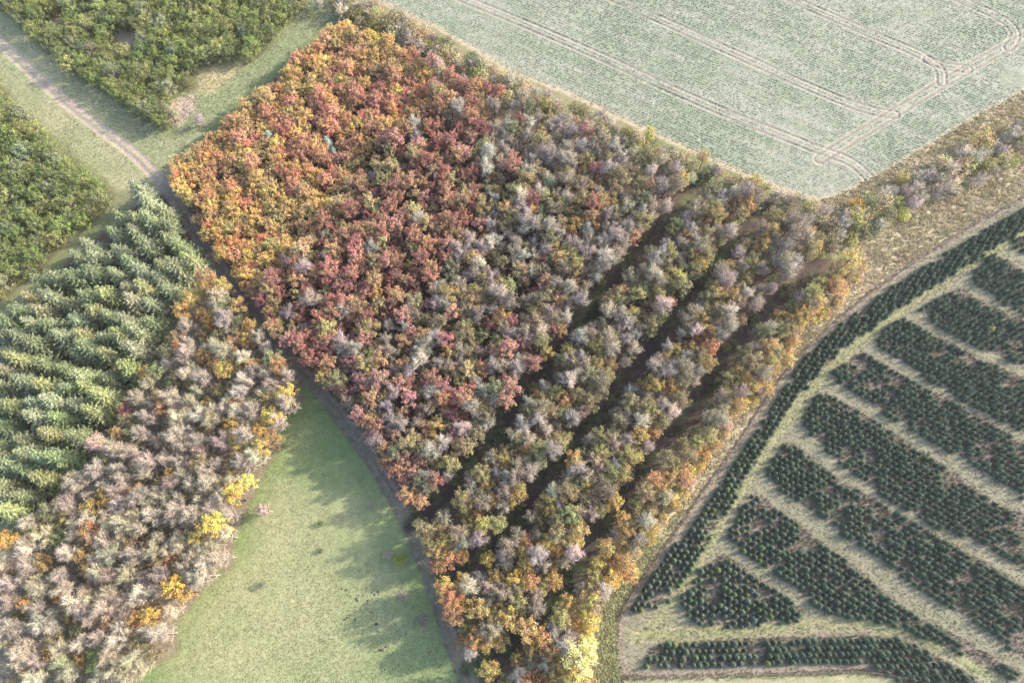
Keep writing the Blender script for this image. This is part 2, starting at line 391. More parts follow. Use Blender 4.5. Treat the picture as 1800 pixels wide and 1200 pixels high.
RIDE = [smooth_line([(1245, 312), (1180, 385), (1120, 442), (1060, 515), (1000, 590), (930, 680), (880, 750), (820, 822), (768, 888), (720, 925)]),
        smooth_line([(1350, 360), (1290, 430), (1230, 490), (1170, 580), (1110, 650), (1050, 735), (1000, 790), (950, 858), (900, 922), (850, 970), (790, 1008)]),
        smooth_line([(1450, 450), (1390, 510), (1310, 580), (1258, 650), (1208, 722), (1150, 800), (1100, 860), (1060, 930), (1010, 1010), (960, 1075), (920, 1122), (885, 1142), (820, 1175)])]
GAPS = [smooth_line([(672, 258), (625, 310), (590, 352)]), smooth_line([(920, 1122), (890, 1100), (885, 1080)]), smooth_line([(885, 1142), (895, 1170)]), smooth_line([(830, 560), (770, 612), (760, 640)])]
FOREST = NW_EDGE[::-1][1:] + NE_EDGE[1:] + E_EDGE[1:] + W_EDGE[::-1][:-1]
GREEN_TOP = [(-70, -70), (-60, -30), (0, 12), (40, 52), (90, 98), (118, 122), (190, 160), (255, 208), (288, 222), (312, 205), (296, 178), (302, 158), (344, 148), (340, 112), (382, 106), (440, 100), (468, 74), (490, 40), (528, 12), (540, -30), (545, -70)]
GREEN_HOLES = [np.array([(196, 52), (240, 55), (246, 78), (212, 84), (200, 72)]), np.array([(88, 20), (110, 26), (106, 46), (90, 40)])]
GREEN_LEFT = [(-60, 100), (0, 152), (40, 192), (92, 250), (132, 280), (172, 312), (196, 340), (186, 362), (132, 402), (92, 438), (40, 488), (0, 520), (-60, 560)]
SPRUCE = [(238, 326), (284, 328), (296, 360), (338, 410), (352, 444), (344, 470), (318, 494), (298, 534), (266, 574), (250, 622), (224, 664), (198, 702), (168, 736), (146, 776), (116, 824), (92, 856), (52, 890), (0, 915), (-50, 930), (-50, 590), (0, 545), (54, 494), (104, 446), (172, 396), (205, 366)]
LEFTWOOD = [(362, 478), (396, 488), (412, 532), (468, 592), (504, 628), (526, 664), (520, 702), (494, 738), (482, 790), (448, 838), (430, 880), (402, 948), (398, 992), (330, 1050), (296, 1100), (300, 1140), (250, 1178), (205, 1230), (190, 1270), (-60, 1270), (-60, 930), (0, 928), (58, 898), (104, 864), (150, 800), (204, 730), (250, 660), (300, 584), (322, 520)]
MEADOW = [(546, 668), (602, 738), (652, 806), (692, 874), (722, 934), (752, 1004), (778, 1082), (802, 1150), (826, 1215), (850, 1310), (-60, 1310), (100, 1130), (420, 780), (500, 690)]
CROP = [(640, -60), (660, 0), (762, 45), (900, 126), (1000, 165), (1150, 235), (1300, 302), (1400, 342), (1445, 352), (1478, 342), (1560, 300), (1700, 215), (1800, 160), (1880, 115), (1960, 40), (1960, -140), (640, -140)]
FENCE = [(1860, 310), (1800, 346), (1700, 400), (1600, 464), (1520, 520), (1440, 590), (1382, 650), (1340, 710), (1290, 788), (1240, 856), (1190, 930), (1140, 1002), (1105, 1050), (1088, 1086), (1087, 1130), (1093, 1190), (1250, 1187), (1400, 1183), (1510, 1178), (1570, 1186), (1640, 1202), (1720, 1240)]
PLANTATION = FENCE + [(1860, 1300), (1960, 1300), (1960, 310)]
ROUGH = [(1448, 440), (1440, 352), (1478, 342), (1560, 300), (1700, 215), (1800, 160), (1880, 115), (1960, 90), (1960, 250)] + FENCE[:16] + [(1095, 1280), (1000, 1280)] + E_EDGE[::-1][:-2]
CORRIDOR = [(-70, -10), (0, 14), (60, 76), (118, 126), (190, 166), (262, 214), (300, 224), (312, 150), (350, 100), (450, 100), (500, 40), (540, -60), (660, -60), (660, 0), (600, 24), (545, 62), (480, 118), (440, 160), (380, 210), (300, 275), (290, 300), (240, 330), (200, 334), (132, 278), (60, 210), (0, 150), (-70, 95)]
TRAMS = [smooth_line([(770, -20), (1000, 74), (1200, 167), (1320, 217), (1450, 268), (1500, 285), (1532, 318)]),
         smooth_line([(1040, -20), (1200, 53), (1330, 112), (1450, 166), (1530, 196), (1572, 202)]),
         smooth_line([(1350, -20), (1500, 47), (1610, 92), (1650, 116), (1700, 122)]),
         smooth_line([(1620, -30), (1740, 22), (1775, 42), (1788, 62), (1772, 84)]),
         smooth_line([(1440, 280), (1560, 206), (1690, 126), (1800, 66), (1880, 20)]),
         smooth_line([(1630, 105), (1655, 122), (1655, 145)])]
BLOCKS = {
 'fence': [(1810, 362), (1780, 378), (1700, 425), (1600, 488), (1540, 526), (1480, 572), (1430, 616), (1398, 652), (1366, 712), (1326, 774), (1268, 852), (1218, 924), (1168, 992), (1124, 1056), (1118, 1072), (1170, 1062), (1204, 1012), (1248, 950), (1294, 870), (1344, 790), (1388, 712), (1418, 680), (1470, 622), (1540, 570), (1612, 520), (1692, 468), (1810, 396)],
 'triangle': [(1270, 972), (1294, 985), (1342, 1020), (1418, 1080), (1400, 1093), (1290, 1101), (1222, 1090), (1198, 1058), (1236, 1000)],
 'second': [(1328, 866), (1352, 878), (1440, 948), (1502, 995), (1572, 1055), (1612, 1080), (1662, 1105), (1722, 1140), (1800, 1185), (1782, 1196), (1700, 1152), (1620, 1116), (1560, 1096), (1460, 1079), (1400, 1036), (1330, 986), (1276, 945), (1284, 926)],
 'third': [(1380, 776), (1402, 784), (1470, 838), (1522, 868), (1602, 914), (1682, 960), (1752, 1000), (1815, 1042), (1815, 1166), (1700, 1084), (1600, 1022), (1540, 972), (1500, 946), (1430, 902), (1366, 852), (1346, 828)],
 'fourth': [(1440, 688), (1472, 700), (1532, 735), (1602, 780), (1682, 830), (1742, 880), (1815, 908), (1815, 1004), (1762, 978), (1700, 942), (1640, 921), (1560, 872), (1500, 832), (1438, 772), (1408, 740)],
 'fifth': [(1514, 616), (1552, 638), (1622, 678), (1702, 718), (1815, 786), (1815, 884), (1740, 832), (1650, 776), (1560, 726), (1488, 682), (1463, 655)],
 'sixth': [(1590, 558), (1642, 588), (1722, 628), (1815, 670), (1815, 766), (1720, 712), (1640, 666), (1560, 617), (1537, 595)],
 'seventh': [(1690, 506), (1742, 538), (1815, 570), (1815, 650), (1720, 607), (1640, 562), (1620, 540)],
 'eighth': [(1746, 446), (1815, 484), (1815, 556), (1740, 512), (1708, 485)],
 'corner': [(1786, 418), (1815, 410), (1815, 446), (1790, 434)],
 'bottom': [(1140, 1138), (1200, 1128), (1300, 1121), (1400, 1119), (1520, 1114), (1592, 1128), (1650, 1154), (1730, 1205), (1600, 1210), (1572, 1188), (1540, 1166), (1400, 1166), (1300, 1171), (1200, 1173), (1138, 1170)],
}
LANE = smooth_line([(1830, 385), (1760, 430), (1650, 494), (1560, 560), (1480, 624), (1420, 690), (1380, 740), (1320, 830), (1262, 930), (1215, 1010), (1165, 1082), (1130, 1120)])
LANE2 = smooth_line([(1110, 1118), (1200, 1112), (1300, 1108), (1420, 1098), (1500, 1092), (1580, 1105), (1650, 1135), (1760, 1200)])

# ------------------------------------------------------------------ the land: one fine grid, split into its pieces
GX, GY = np.arange(-146, 146.1, .25), np.arange(-42, 150.1, .25)
XX, YY = np.meshgrid(GX, GY); P = np.stack([XX.ravel(), YY.ravel()], 1)
nP = len(P)
n_big, n_mid, n_small, n_fine = fbm(P, 26, 1), fbm(P, 6, 5), fbm(P, 1.8, 9), vnoise(P, .7, 13)
col = np.zeros((nP, 3)); zz = (n_big - .5) * .12 + (n_small - .5) * .05
cls = np.zeros(nP, int)                      # 0 ground
NAMES = ['ground', 'forest_floor', 'grass_strip', 'meadow', 'crop_field', 'rough_verge', 'plantation_ground', 'grass_lane', 'dirt_track']
def tone(a, b, n): n = np.clip(n, 0, 1)[:, None]; return np.array(a) * (1 - n) + np.array(b) * n
def paint(w, c, k=None):
    global col
    w = np.clip(w, 0, 1); col = col * (1 - w[:, None]) + c * w[:, None]
    if k is not None: cls[w > .5] = k
def soft(pg, s=.5, amp=1.2): return sstep(-s, s, sdist(P, pg) + (n_small - .5) * amp * 2)
col = tone((.105, .125, .055), (.17, .155, .085), sstep(.3, .7, n_big))
w_cor = soft(poly(CORRIDOR)); paint(w_cor, tone((.17, .19, .095), (.265, .24, .14), sstep(.3, .7, n_big * .6 + n_mid * .4)), 2)
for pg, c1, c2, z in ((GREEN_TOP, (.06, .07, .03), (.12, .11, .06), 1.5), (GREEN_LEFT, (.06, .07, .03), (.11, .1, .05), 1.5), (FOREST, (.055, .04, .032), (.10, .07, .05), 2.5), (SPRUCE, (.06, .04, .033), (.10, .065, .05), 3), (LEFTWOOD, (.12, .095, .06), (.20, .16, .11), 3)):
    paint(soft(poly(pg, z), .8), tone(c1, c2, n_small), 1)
for h in GREEN_HOLES: paint(soft(poly(h), 1.0), tone((.24, .19, .12), (.3, .24, .18), n_mid))
# dry pinkish bramble patch at the end of the green wood
paint(soft(poly([(296, 180), (340, 168), (345, 195), (320, 222), (298, 214)]), .8), tone((.27, .2, .17), (.34, .27, .21), n_small))
paint(soft(poly([(345, 112), (420, 112), (400, 150), (350, 165)]), 1.5), tone((.26, .23, .12), (.33, .27, .15), n_small))
w_mea = soft(poly(MEADOW), .5, .4) * (1 - soft(poly(LEFTWOOD, 3), .8))
mtan = lambda q: np.clip(.12 + .6 * np.exp(-((q[:, 0] - at(480, 1100)[0]) / 17) ** 2 - ((q[:, 1] - at(480, 1060)[1]) / 19) ** 2) + (fbm(q, 6, 5) - .5) * .7, 0, 1)
mea = tone((.13, .172, .066), (.27, .24, .135), mtan(P))
paint(w_mea, mea, 3)
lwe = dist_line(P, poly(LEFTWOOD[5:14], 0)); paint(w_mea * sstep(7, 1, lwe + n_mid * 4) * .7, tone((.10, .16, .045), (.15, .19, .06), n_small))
w_crop = soft(poly(CROP), .3, .5)
rowdir = np.array(at(1450, 268)) - np.array(at(1000, 74)); rowdir /= np.linalg.norm(rowdir); rown = np.array([-rowdir[1], rowdir[0]])
Q = np.stack([(P @ rowdir) / 6, P @ rown], 1)
streak = vnoise(Q, 1.1, 21)
crop = tone((.16, .18, .125), (.21, .205, .16), sstep(.35, .85, n_big * .45 + streak * .4 + n_mid * .2)); paint(w_crop, crop, 4)
w_rough = soft(poly(ROUGH), .4, .8); paint(w_rough, tone((.30, .255, .155), (.44, .37, .24), n_mid * .5 + n_small * .5), 5)
paint(w_rough * sstep(.52, .68, fbm(P, 4, 33)) * .6, tone((.24, .14, .10), (.30, .19, .15), n_fine))
low = np.array(at(1075, 1120)); paint(w_rough * sstep(34, 8, np.hypot(*(P - low).T) + n_mid * 8), tone((.13, .15, .055), (.22, .2, .1), n_small))
edge = dist_line(P, poly(CROP[1:14])); paint(sstep(1.4, .5, edge + n_small * .8) * (P[:, 0] > -60), tone((.25, .205, .135), (.31, .255, .175), n_small))
w_pl = soft(poly(PLANTATION), .2, .2); paint(w_pl, tone((.135, .135, .08), (.185, .162, .115), n_mid * .5 + n_small * .5), 7)
_F = poly(FENCE); fl = np.vstack([smooth_line(_F[:14]), _F[14:15], smooth_line(_F[15:])]); fd = dist_line(P, fl)
paint(w_pl * sstep(2.0, .9, fd + n_small * .9), tone((.165, .135, .10), (.21, .17, .135), n_small))
paint(sstep(.4, .1, fd + n_fine * .4) * .45, tone((.28, .235, .18), (.34, .285, .22), n_fine))
w_below = sstep(-.3, .3, -sdist(P, poly(PLANTATION))) * (P[:, 0] > at(1093, 1190)[0]) * (P[:, 1] < at(1093, 1180)[1]); paint(w_below, tone((.16, .165, .075), (.25, .22, .125), n_small), 3)
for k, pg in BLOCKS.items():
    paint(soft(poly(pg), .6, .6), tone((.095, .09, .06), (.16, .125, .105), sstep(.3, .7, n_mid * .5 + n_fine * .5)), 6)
for ln, wd in ((LANE, 1.3), (LANE2, 1.1)):
    d = dist_line(P, poly(ln)); paint(w_pl * sstep(wd + .5, wd * .5, d + (n_small - .5) * .9) * .75, tone((.145, .165, .065), (.22, .2, .105), n_fine), 7)
    rut = np.abs(d - .8); paint(w_pl * sstep(.35, .1, rut) * .4, tone((.2, .165, .11), (.26, .21, .15), n_fine)); zz -= .05 * sstep(.4, .1, rut) * w_pl
for ln in TRAMS:
    d = dist_line(P, smooth_line(poly(ln), 2)); rut = np.abs(d - .95)
    paint(w_crop * sstep(1.7, 1.1, d) * .35, tone((.22, .215, .165), (.26, .24, .19), n_fine))
    paint(w_crop * sstep(.36, .16, rut + (n_fine - .5) * .1) * .72, tone((.15, .12, .095), (.19, .155, .125), n_fine))
    paint(w_crop * sstep(.2, .05, np.abs(rut - .45)) * .3, tone((.27, .235, .19), (.31, .27, .22), n_fine))
    zz -= .10 * sstep(.36, .12, rut) * w_crop; zz += .06 * sstep(.25, .05, np.abs(rut - .45)) * w_crop
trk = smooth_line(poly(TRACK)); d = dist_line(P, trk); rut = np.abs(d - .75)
tshade = sstep(82, 62, P[:, 1])               # forest shade painted into soil and ruts: darker on the lower stretch
paint(sstep(1.5, .8, d + (n_small - .5) * .9) * .75, tone((.13, .105, .08), (.17, .14, .105), n_small) * (1 + .55 * (1 - tshade))[:, None] * (1 - (1 - tshade)[:, None] * np.array([0, -.06, .0])), 8)
paint(.9 * sstep(.5, .18, rut + (n_fine - .5) * .25), tone((.15, .11, .095), (.19, .145, .125), n_fine) * (1 + .6 * (1 - tshade))[:, None]); zz -= .1 * sstep(.6, .2, rut)
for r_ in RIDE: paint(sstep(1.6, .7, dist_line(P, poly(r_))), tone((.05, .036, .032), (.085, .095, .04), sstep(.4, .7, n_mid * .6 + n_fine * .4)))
nx, ny = len(GX), len(GY)
idx = np.arange(nP).reshape(ny, nx)
quads = np.stack([idx[:-1, :-1], idx[:-1, 1:], idx[1:, 1:], idx[1:, :-1]], -1).reshape(-1, 4)
qc = cls[quads[:, 0]]
V3 = np.column_stack([P, zz])
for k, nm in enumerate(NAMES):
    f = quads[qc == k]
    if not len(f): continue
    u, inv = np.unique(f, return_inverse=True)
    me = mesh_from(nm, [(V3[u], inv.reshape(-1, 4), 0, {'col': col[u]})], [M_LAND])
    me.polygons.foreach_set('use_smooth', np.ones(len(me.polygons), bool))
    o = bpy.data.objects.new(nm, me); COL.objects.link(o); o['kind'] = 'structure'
# the country around, out to the horizon: a ring that starts under the grid's rim
rim = np.array([(GX[0] + .6, GY[0] + .6), (GX[-1] - .6, GY[0] + .6), (GX[-1] - .6, GY[-1] - .6), (GX[0] + .6, GY[-1] - .6)])
far = np.array([(-3000, -3000), (3000, -3000), (3000, 3000), (-3000, 3000)], float)
V = np.vstack([np.column_stack([rim, np.full(4, -.16)]), np.column_stack([far, np.full(4, -.16)])])
f = np.array([[4 + i, 4 + (i + 1) % 4, (i + 1) % 4, i] for i in range(4)])
o = bpy.data.objects.new('farmland', mesh_from('farmland', [(V, f, 0, {'col': np.tile([.12, .135, .06], (8, 1))})], [M_LAND])); COL.objects.link(o); o['kind'] = 'structure'

# ------------------------------------------------------------------ ground cover that nobody could count
def blades(rng, B, h, w, spread, n, c1, c2, cn, lean=.5):
    """n blades per tuft at base points B; colours between c1 and c2 by cn"""
    i = np.repeat(np.arange(len(B)), n); a = rng.uniform(0, 6.28, len(i)); ro = rng.random(len(i)) * spread
    base = B[i] + np.stack([np.cos(a) * ro, np.sin(a) * ro, np.zeros(len(i))], 1)
    hh = (np.broadcast_to(h, (len(B),))[i] * rng.uniform(.6, 1.2, len(i)))
    tip = base + np.stack([np.cos(a) * lean * hh * rng.uniform(.3, 1.3, len(i)), np.sin(a) * lean * hh * rng.uniform(.3, 1.3, len(i)), hh], 1)
    sd = np.stack([-np.sin(a), np.cos(a), np.zeros(len(i))], 1) * w / 2
    mid = (base + tip) / 2 + np.array([0, 0, 1]) * (hh * .12)[:, None]
    V = np.stack([base - sd * .7, base + sd * .7, mid + sd, tip, mid - sd], 1).reshape(-1, 3)
    cc = (np.array(c1) * (1 - cn[:, None]) + np.array(c2) * cn[:, None])[i] * rng.uniform(.88, 1.12, len(i))[:, None]
    return (V, np.arange(len(i) * 5).reshape(-1, 5), 0, {'col': np.repeat(cc, 5, 0)})
def scatter(rng, pg, n, z=0.0, z3=0.0):
    lo, hi = pg.min(0), pg.max(0); out = []
    while sum(map(len, out)) < n:
        q = rng.uniform(lo, hi, (n * 2, 2)); out.append(q[inside(q, pg)])
    q = np.vstack(out)[:n]; return q
def stuff(name, parts):
    o = bpy.data.objects.new(name, mesh_from(name, parts, [M_BLADE])); COL.objects.link(o); o['kind'] = 'stuff'; return o
def z3(q, z=0.0): return np.column_stack([q, np.full(len(q), z)])
rs = np.random.default_rng(21)
FW = poly(FOREST, 4)
q = scatter(rs, poly(ROUGH), 15000); q = q[(~inside(q, FW)) & (dist_line(q, fl) > .5)]
cn = np.clip(fbm(q, 4, 3) * 1.6 - .3 + rs.normal(size=len(q)) * .2, 0, 1)
gl = sstep(34, 10, np.hypot(*(q - low).T))
pa = blades(rs, z3(q, -.03), .22 + .28 * rs.random(len(q)) * (1 - .6 * gl), .12, .16, 7, (.34, .285, .155), (.55, .47, .31), cn, lean=.95)
gcol = np.repeat(np.repeat(gl, 7), 5)[:, None]
pa[3]['col'] = pa[3]['col'] * (1 - gcol * .7) + np.array([.15, .17, .06]) * gcol * .7
q2 = np.vstack([fl[i] + (fl[i + 1] - fl[i]) * rs.random((60, 1)) + rs.normal(size=(60, 2)) * .22 for i in range(len(fl) - 1)])
pb = blades(rs, z3(q2, -.03), .3, .08, .12, 4, (.26, .22, .14), (.36, .30, .21), rs.random(len(q2)))
stuff('dry_grass', [pa, pb])
q = scatter(rs, poly(CROP), 60000); 
lines = [smooth_line(poly(l), 1) for l in TRAMS]
s_ = q @ rown; q = q + (np.round(s_ / .62) * .62 - s_)[:, None] * rown * .8
keep = np.ones(len(q), bool)
for l in lines: keep &= np.abs(dist_line(q, l) - .95) > .3
thin = fbm(q, 7, 41) * .5 + vnoise(np.stack([(q @ rowdir) / 6, q @ rown], 1), 1.1, 21) * .5
keep &= rs.random(len(q)) < np.clip(1.55 - 1.3 * thin, .15, 1); q = q[keep]
qc_ = np.clip(fbm(q, 9, 51) * 1.4 - .2 + rs.normal(size=len(q)) * .25, 0, 1)
pc = blades(rs, z3(q, 0.0), .07, .17, .08, 5, (.172, .205, .132), (.215, .23, .165), qc_, lean=2.2)
stuff('crop_plants', [pc])
q = scatter(rs, poly(MEADOW), 30000); q = q[(~inside(q, poly(LEFTWOOD, 2)))]; 
cn = np.clip(mtan(q) + rs.normal(size=len(q)) * .15, 0, 1)
pm = blades(rs, z3(q, -.02), .065, .09, .1, 4, (.13, .172, .066), (.28, .25, .135), cn, lean=1.5)
q = scatter(rs, poly(CORRIDOR), 20000); q = q[dist_line(q, trk) > 1.4]
pn = blades(rs, z3(q, -.02), .08, .1, .1, 4, (.18, .20, .095), (.27, .245, .15), rs.random(len(q)), lean=.9)
stuff('meadow_grass', [pm, pn])
q = scatter(rs, poly(PLANTATION), 46000); keep = (q[:, 0] < 118) & (dist_line(q, fl) > .4); q = q[keep]
inb = np.zeros(len(q), bool)
for pg in BLOCKS.values(): inb |= inside(q, poly(pg))
cn = np.clip(fbm(q, 3, 8) + rs.normal(size=len(q)) * .2, 0, 1)
p1 = blades(rs, z3(q[~inb], -.02), .12, .08, .1, 4, (.125, .135, .062), (.19, .168, .11), cn[~inb], lean=.9)
p2 = blades(rs, z3(q[inb], -.02), .3, .09, .15, 5, (.12, .12, .06), (.195, .15, .12), cn[inb], lean=.5)
stuff('lane_grass', [p1, p2])

# ------------------------------------------------------------------ trees
def poisson(pg, d, rng, seeds=(), tries=14000, reject=None, inset=0.0):
    lo, hi = pg.min(0), pg.max(0); cell = d / 1.42; grid = {}; pts = []
    def ok(p):
        i, j = int(p[0] // cell), int(p[1] // cell)
        for a in range(i - 2, i + 3):
            for b in range(j - 2, j + 3):
                for q in grid.get((a, b), ()):
                    if (q[0] - p[0]) ** 2 + (q[1] - p[1]) ** 2 < d * d: return False
        return True
    def add(p): grid.setdefault((int(p[0] // cell), int(p[1] // cell)), []).append(p)
    for s in seeds: add(s)
    C = rng.uniform(lo, hi, (tries, 2)); C = C[inside(C, pg)]
    if inset: C = C[sdist(C, pg) > inset]
    if reject is not None: C = C[~reject(C)]
    for p in C:
        if ok(p): add(p); pts.append(p)
    return np.array(pts)
def pick(rng, pal):
    w = np.array([p[2] for p in pal], float); k = rng.choice(len(pal), p=w / w.sum()); return pal[k]
def vary(c, rng, s=.14):
    f = math.exp(rng.normal() * s); return tuple(float(np.clip(x * f * math.exp(rng.normal() * s * .4), .005, .9)) for x in c)
rt = np.random.default_rng(5)
def d1(px, py, line): return float(dist_line(np.array([[px, py]], float), np.array(line, float))[0])
ZC = 5.5
# --- the trees one can tell apart by their colour: (px, py, kind, tint, scale, label)
YEL, GOLD, ORG = (.62, .40, .035), (.55, .27, .03), (.50, .17, .03)
SPECIAL = [
 (505, 690, 'golden', (.62, .42, .04), 1.0, 'bright yellow tree on the tip of the birch wood beside the track'),
 (478, 728, 'golden', (.6, .4, .04), .95, 'yellow tree at the birch wood edge just below the tip'),
 (455, 752, 'golden', (.55, .30, .03), .8, 'small amber tree behind the yellow trees at the birch wood edge'),
 (462, 785, 'golden', (.62, .42, .05), .85, 'yellow tree between pale birches near a dip in the wood edge'),
 (438, 845, 'golden', (.72, .62, .10), .75, 'lemon yellow small tree sticking out of the birch wood edge'),
 (408, 872, 'golden', (.66, .40, .03), 1.05, 'deep yellow round tree beside the lemon yellow one on the meadow edge'),
 (375, 922, 'golden', (.68, .46, .05), 1.2, 'large bright yellow tree on the birch wood edge above the meadow'),
 (350, 945, 'golden', (.62, .42, .05), .8, 'yellow tree just left of the large bright yellow one'),
 (306, 1028, 'golden', (.66, .36, .02), 1.05, 'round golden orange tree between white birch stems near the meadow'),
 (268, 1078, 'golden', (.62, .38, .03), .9, 'golden tree beside bare birches below the round golden orange tree'),
 (240, 1085, 'golden', (.5, .22, .03), .8, 'burnt orange tree touching the golden tree in the lower birch wood'),
 (14, 955, 'golden', (.6, .3, .02), 1.05, 'big amber tree at the left border below the spruces'),
 (52, 1062, 'golden', (.56, .27, .03), .9, 'amber tree with pale birches around it in the lower birch wood'),
 (178, 1172, 'golden', (.42, .42, .06), .8, 'lime green tree on the lower birch wood edge'),
 (172, 1145, 'golden', (.36, .40, .07), .7, 'small lime green tree just above the larger lime one'),
 (90, 1155, 'golden', (.5, .26, .03), .8, 'amber tree among grey birches in the lowest corner of the wood'),
 (168, 930, 'golden', (.46, .19, .03), 1.05, 'rusty orange tree inside the birch wood opposite the spruces'),
 (238, 860, 'golden', (.44, .18, .03), .75, 'small rusty tree deep inside the birch wood'),
 (222, 722, 'golden', (.40, .09, .035), .7, 'brick red small tree on the spruce side of the birch wood'),
 (320, 548, 'golden', (.52, .30, .03), .95, 'golden tree beside the spruces near the top of the birch wood'),
 (365, 490, 'golden', (.40, .19, .04), 1.15, 'broad orange brown tree at the top end of the birch wood'),
 (420, 540, 'golden', (.5, .30, .04), .9, 'amber tree by the track near the top of the birch wood'),
 (255, 655, 'golden', (.5, .28, .03), .8, 'amber tree on the spruce side of the birch wood'),
 (450, 640, 'golden', (.5, .28, .05), .85, 'amber tree on the track side of the birch wood'),
 (488, 645, 'golden', (.48, .22, .05), 1.0, 'orange tree above the bright yellow tip of the birch wood'),
 (1490, 458, 'golden', (.55, .38, .06), 1.15, 'yellow tree on the outer corner of the forest by the dry grass'),
 (1470, 475, 'golden', (.40, .26, .05), .95, 'ochre tree leaning on the yellow corner tree'),
 (1020, 1158, 'golden', (.74, .62, .16), 1.45, 'very bright pale yellow big tree at the lowest forest corner'),
 (1032, 1128, 'golden', (.68, .54, .12), .9, 'pale yellow tree touching the very bright big one'),
 (1010, 1190, 'golden', (.66, .5, .09), 1.0, 'yellow tree below the very bright big one'),
 (788, 1052, 'golden', (.45, .17, .03), 1.1, 'rust orange tree bulging over the track near the lower end'),
 (795, 1085, 'golden', (.42, .19, .035), 1.0, 'orange brown tree below the rust orange bulge by the track'),
 (858, 985, 'golden', (.56, .34, .03), .75, 'yellow tree with an orange top at the end of the second ride'),
 (812, 980, 'golden', (.5, .24, .04), .7, 'amber tree beside the yellow one at the second ride end'),
 (1245, 608, 'golden', (.45, .16, .03), .9, 'rust orange tree in the strip between the second and third rides'),
 (1225, 600, 'golden', (.40, .12, .03), .65, 'dark red small tree next to the rust orange one in the strip'),
 (962, 622, 'golden', (.52, .36, .04), .75, 'round yellow tree standing alone at the first ride'),
 (1078, 884, 'golden', (.55, .31, .03), .85, 'orange yellow tree at a bend of the third ride'),
 (1088, 912, 'golden', (.54, .30, .03), .7, 'amber tree across the third ride from its orange yellow neighbour'),
 (1148, 842, 'golden', (.5, .22, .05), .9, 'orange tree on the outer strip beside the dry grass'),
 (1205, 838, 'golden', (.52, .24, .06), .85, 'soft orange tree sticking out into the dry grass'),
 (775, 700, 'golden', (.52, .22, .06), .95, 'glowing orange tree in the lower mixed stand'),
 (803, 698, 'golden', (.52, .16, .08), 1.0, 'salmon red tree beside the glowing orange one'),
 (768, 745, 'golden', (.54, .34, .06), .85, 'yellow topped tree under the glowing orange one'),
 (740, 720, 'golden', (.46, .13, .07), .7, 'coral red tree left of the glowing orange one'),
 (720, 465, 'golden', (.5, .34, .06), .6, 'little yellow tree among grey crowns below the russet stand'),
 (880, 500, 'golden', (.44, .28, .05), .75, 'yellow tree on the dark red cluster in the mixed stand'),
 (900, 565, 'golden', (.36, .10, .06), .8, 'dark red tree by a shaded gap in the mixed stand'),
 (925, 1100, 'golden', (.5, .3, .05), 1.1, 'broad amber tree over the lower end of the third ride'),
 (1040, 1085, 'golden', (.6, .40, .06), .9, 'warm yellow tree on the outer strip facing the fence corner'),
 (1020, 1065, 'golden', (.58, .36, .05), .85, 'gold tree on the outer strip above the fence corner'),
 (955, 1195, 'golden', (.5, .17, .03), .75, 'orange red tree at the lowest tip of the forest'),
 (660, 25, 'golden', (.40, .38, .08), .6, 'lime tinted small tree where the orange block meets the field hedge'),
 (725, 95, 'golden', (.46, .19, .04), .8, 'orange tree in the hedge belt near the crop field'),
 (1140, 235, 'golden', (.48, .36, .05), .75, 'yellow tree in the hedge belt half way along the crop field'),
 (1240, 275, 'golden', (.46, .28, .05), .75, 'amber tree in the hedge belt near the ride heads'),
]
ZK = {'autumn': 4.2, 'russet': 6.0, 'yellowing': 5.6, 'bare': 5.8, 'thinning': 5.6, 'golden': 6.2, 'birch': 8, 'green': 3, 'spruce': 5.8, 'shrub': 1.8, 'twiggy': 2, 'bluefir': 3.4}
special_xy = []
for px, py, kind, tint, sc, lab in SPECIAL:
    x, y = at(px, py, ZK[kind] * sc); special_xy.append((x, y)); place(kind, x, y, sc, (tint[0] * .86, tint[1] * .93 + .03, tint[2] + .06), lab, 'tree')
for px, py, sc, lab in ((467, 230, 1.0, 'pale blue green conifer on the pink part of the orange block'), (573, 243, .9, 'blue green conifer, upper of the close pair in the orange block'), (585, 262, .75, 'blue green conifer, lower of the close pair in the orange block'), (868, 678, .6, 'small blue grey conifer in a gap of the mixed stand near the first ride')):
    x, y = at(px, py, 5.2 * sc); special_xy.append((x, y)); place('bluefir', x, y, sc * 1.25, (.30, .37, .29), lab, 'conifer', zs=.8)

# --- the forest behind the track
def region(px, py):
    p = np.array([[px, py]], float)
    A = np.array(NW_EDGE[::-1][1:] + AB[0:] + [(398, 468), (340, 392), (300, 330)], float)
    if inside(p, A)[0]: return 'A'
    # which side of a ride: compare x of the ride at this y
    def xr(line, yy):
        l = line[np.argsort(line[:, 1])]; return np.interp(yy, l[:, 1], l[:, 0])
    if px > xr(RIDE[2], py) and py > 455: return 'D4'
    if px > xr(RIDE[1], py) and py > 365: return 'D3'
    if px > xr(RIDE[0], py) and py > 318: return 'D2'
    bc = np.array(BC, float)
    if py < 660 and px < np.interp(py, bc[:, 1], bc[:, 0]): return 'B'
    return 'C'
PAL_A = [('golden orange', (.58, .36, .11), 3), ('amber yellow', (.61, .46, .13), 2.6), ('orange red', (.53, .25, .135), 1.5), ('tawny', (.46, .32, .155), 1.8), ('olive gold', (.39, .335, .135), 1.1)]
PAL_AP = [('pink red', (.52, .225, .18), 3.4), ('orange red', (.54, .25, .14), 2), ('golden orange', (.56, .33, .115), 1.6), ('crimson', (.47, .175, .15), 1.2)]
PAL_B = [('red brown', (.34, .16, .11), 3), ('tan orange', (.42, .25, .125), 2.4), ('dusky pink', (.40, .205, .16), 2.4), ('pale yellow green', (.36, .31, .14), 1.6), ('wine red', (.29, .12, .10), 1)]
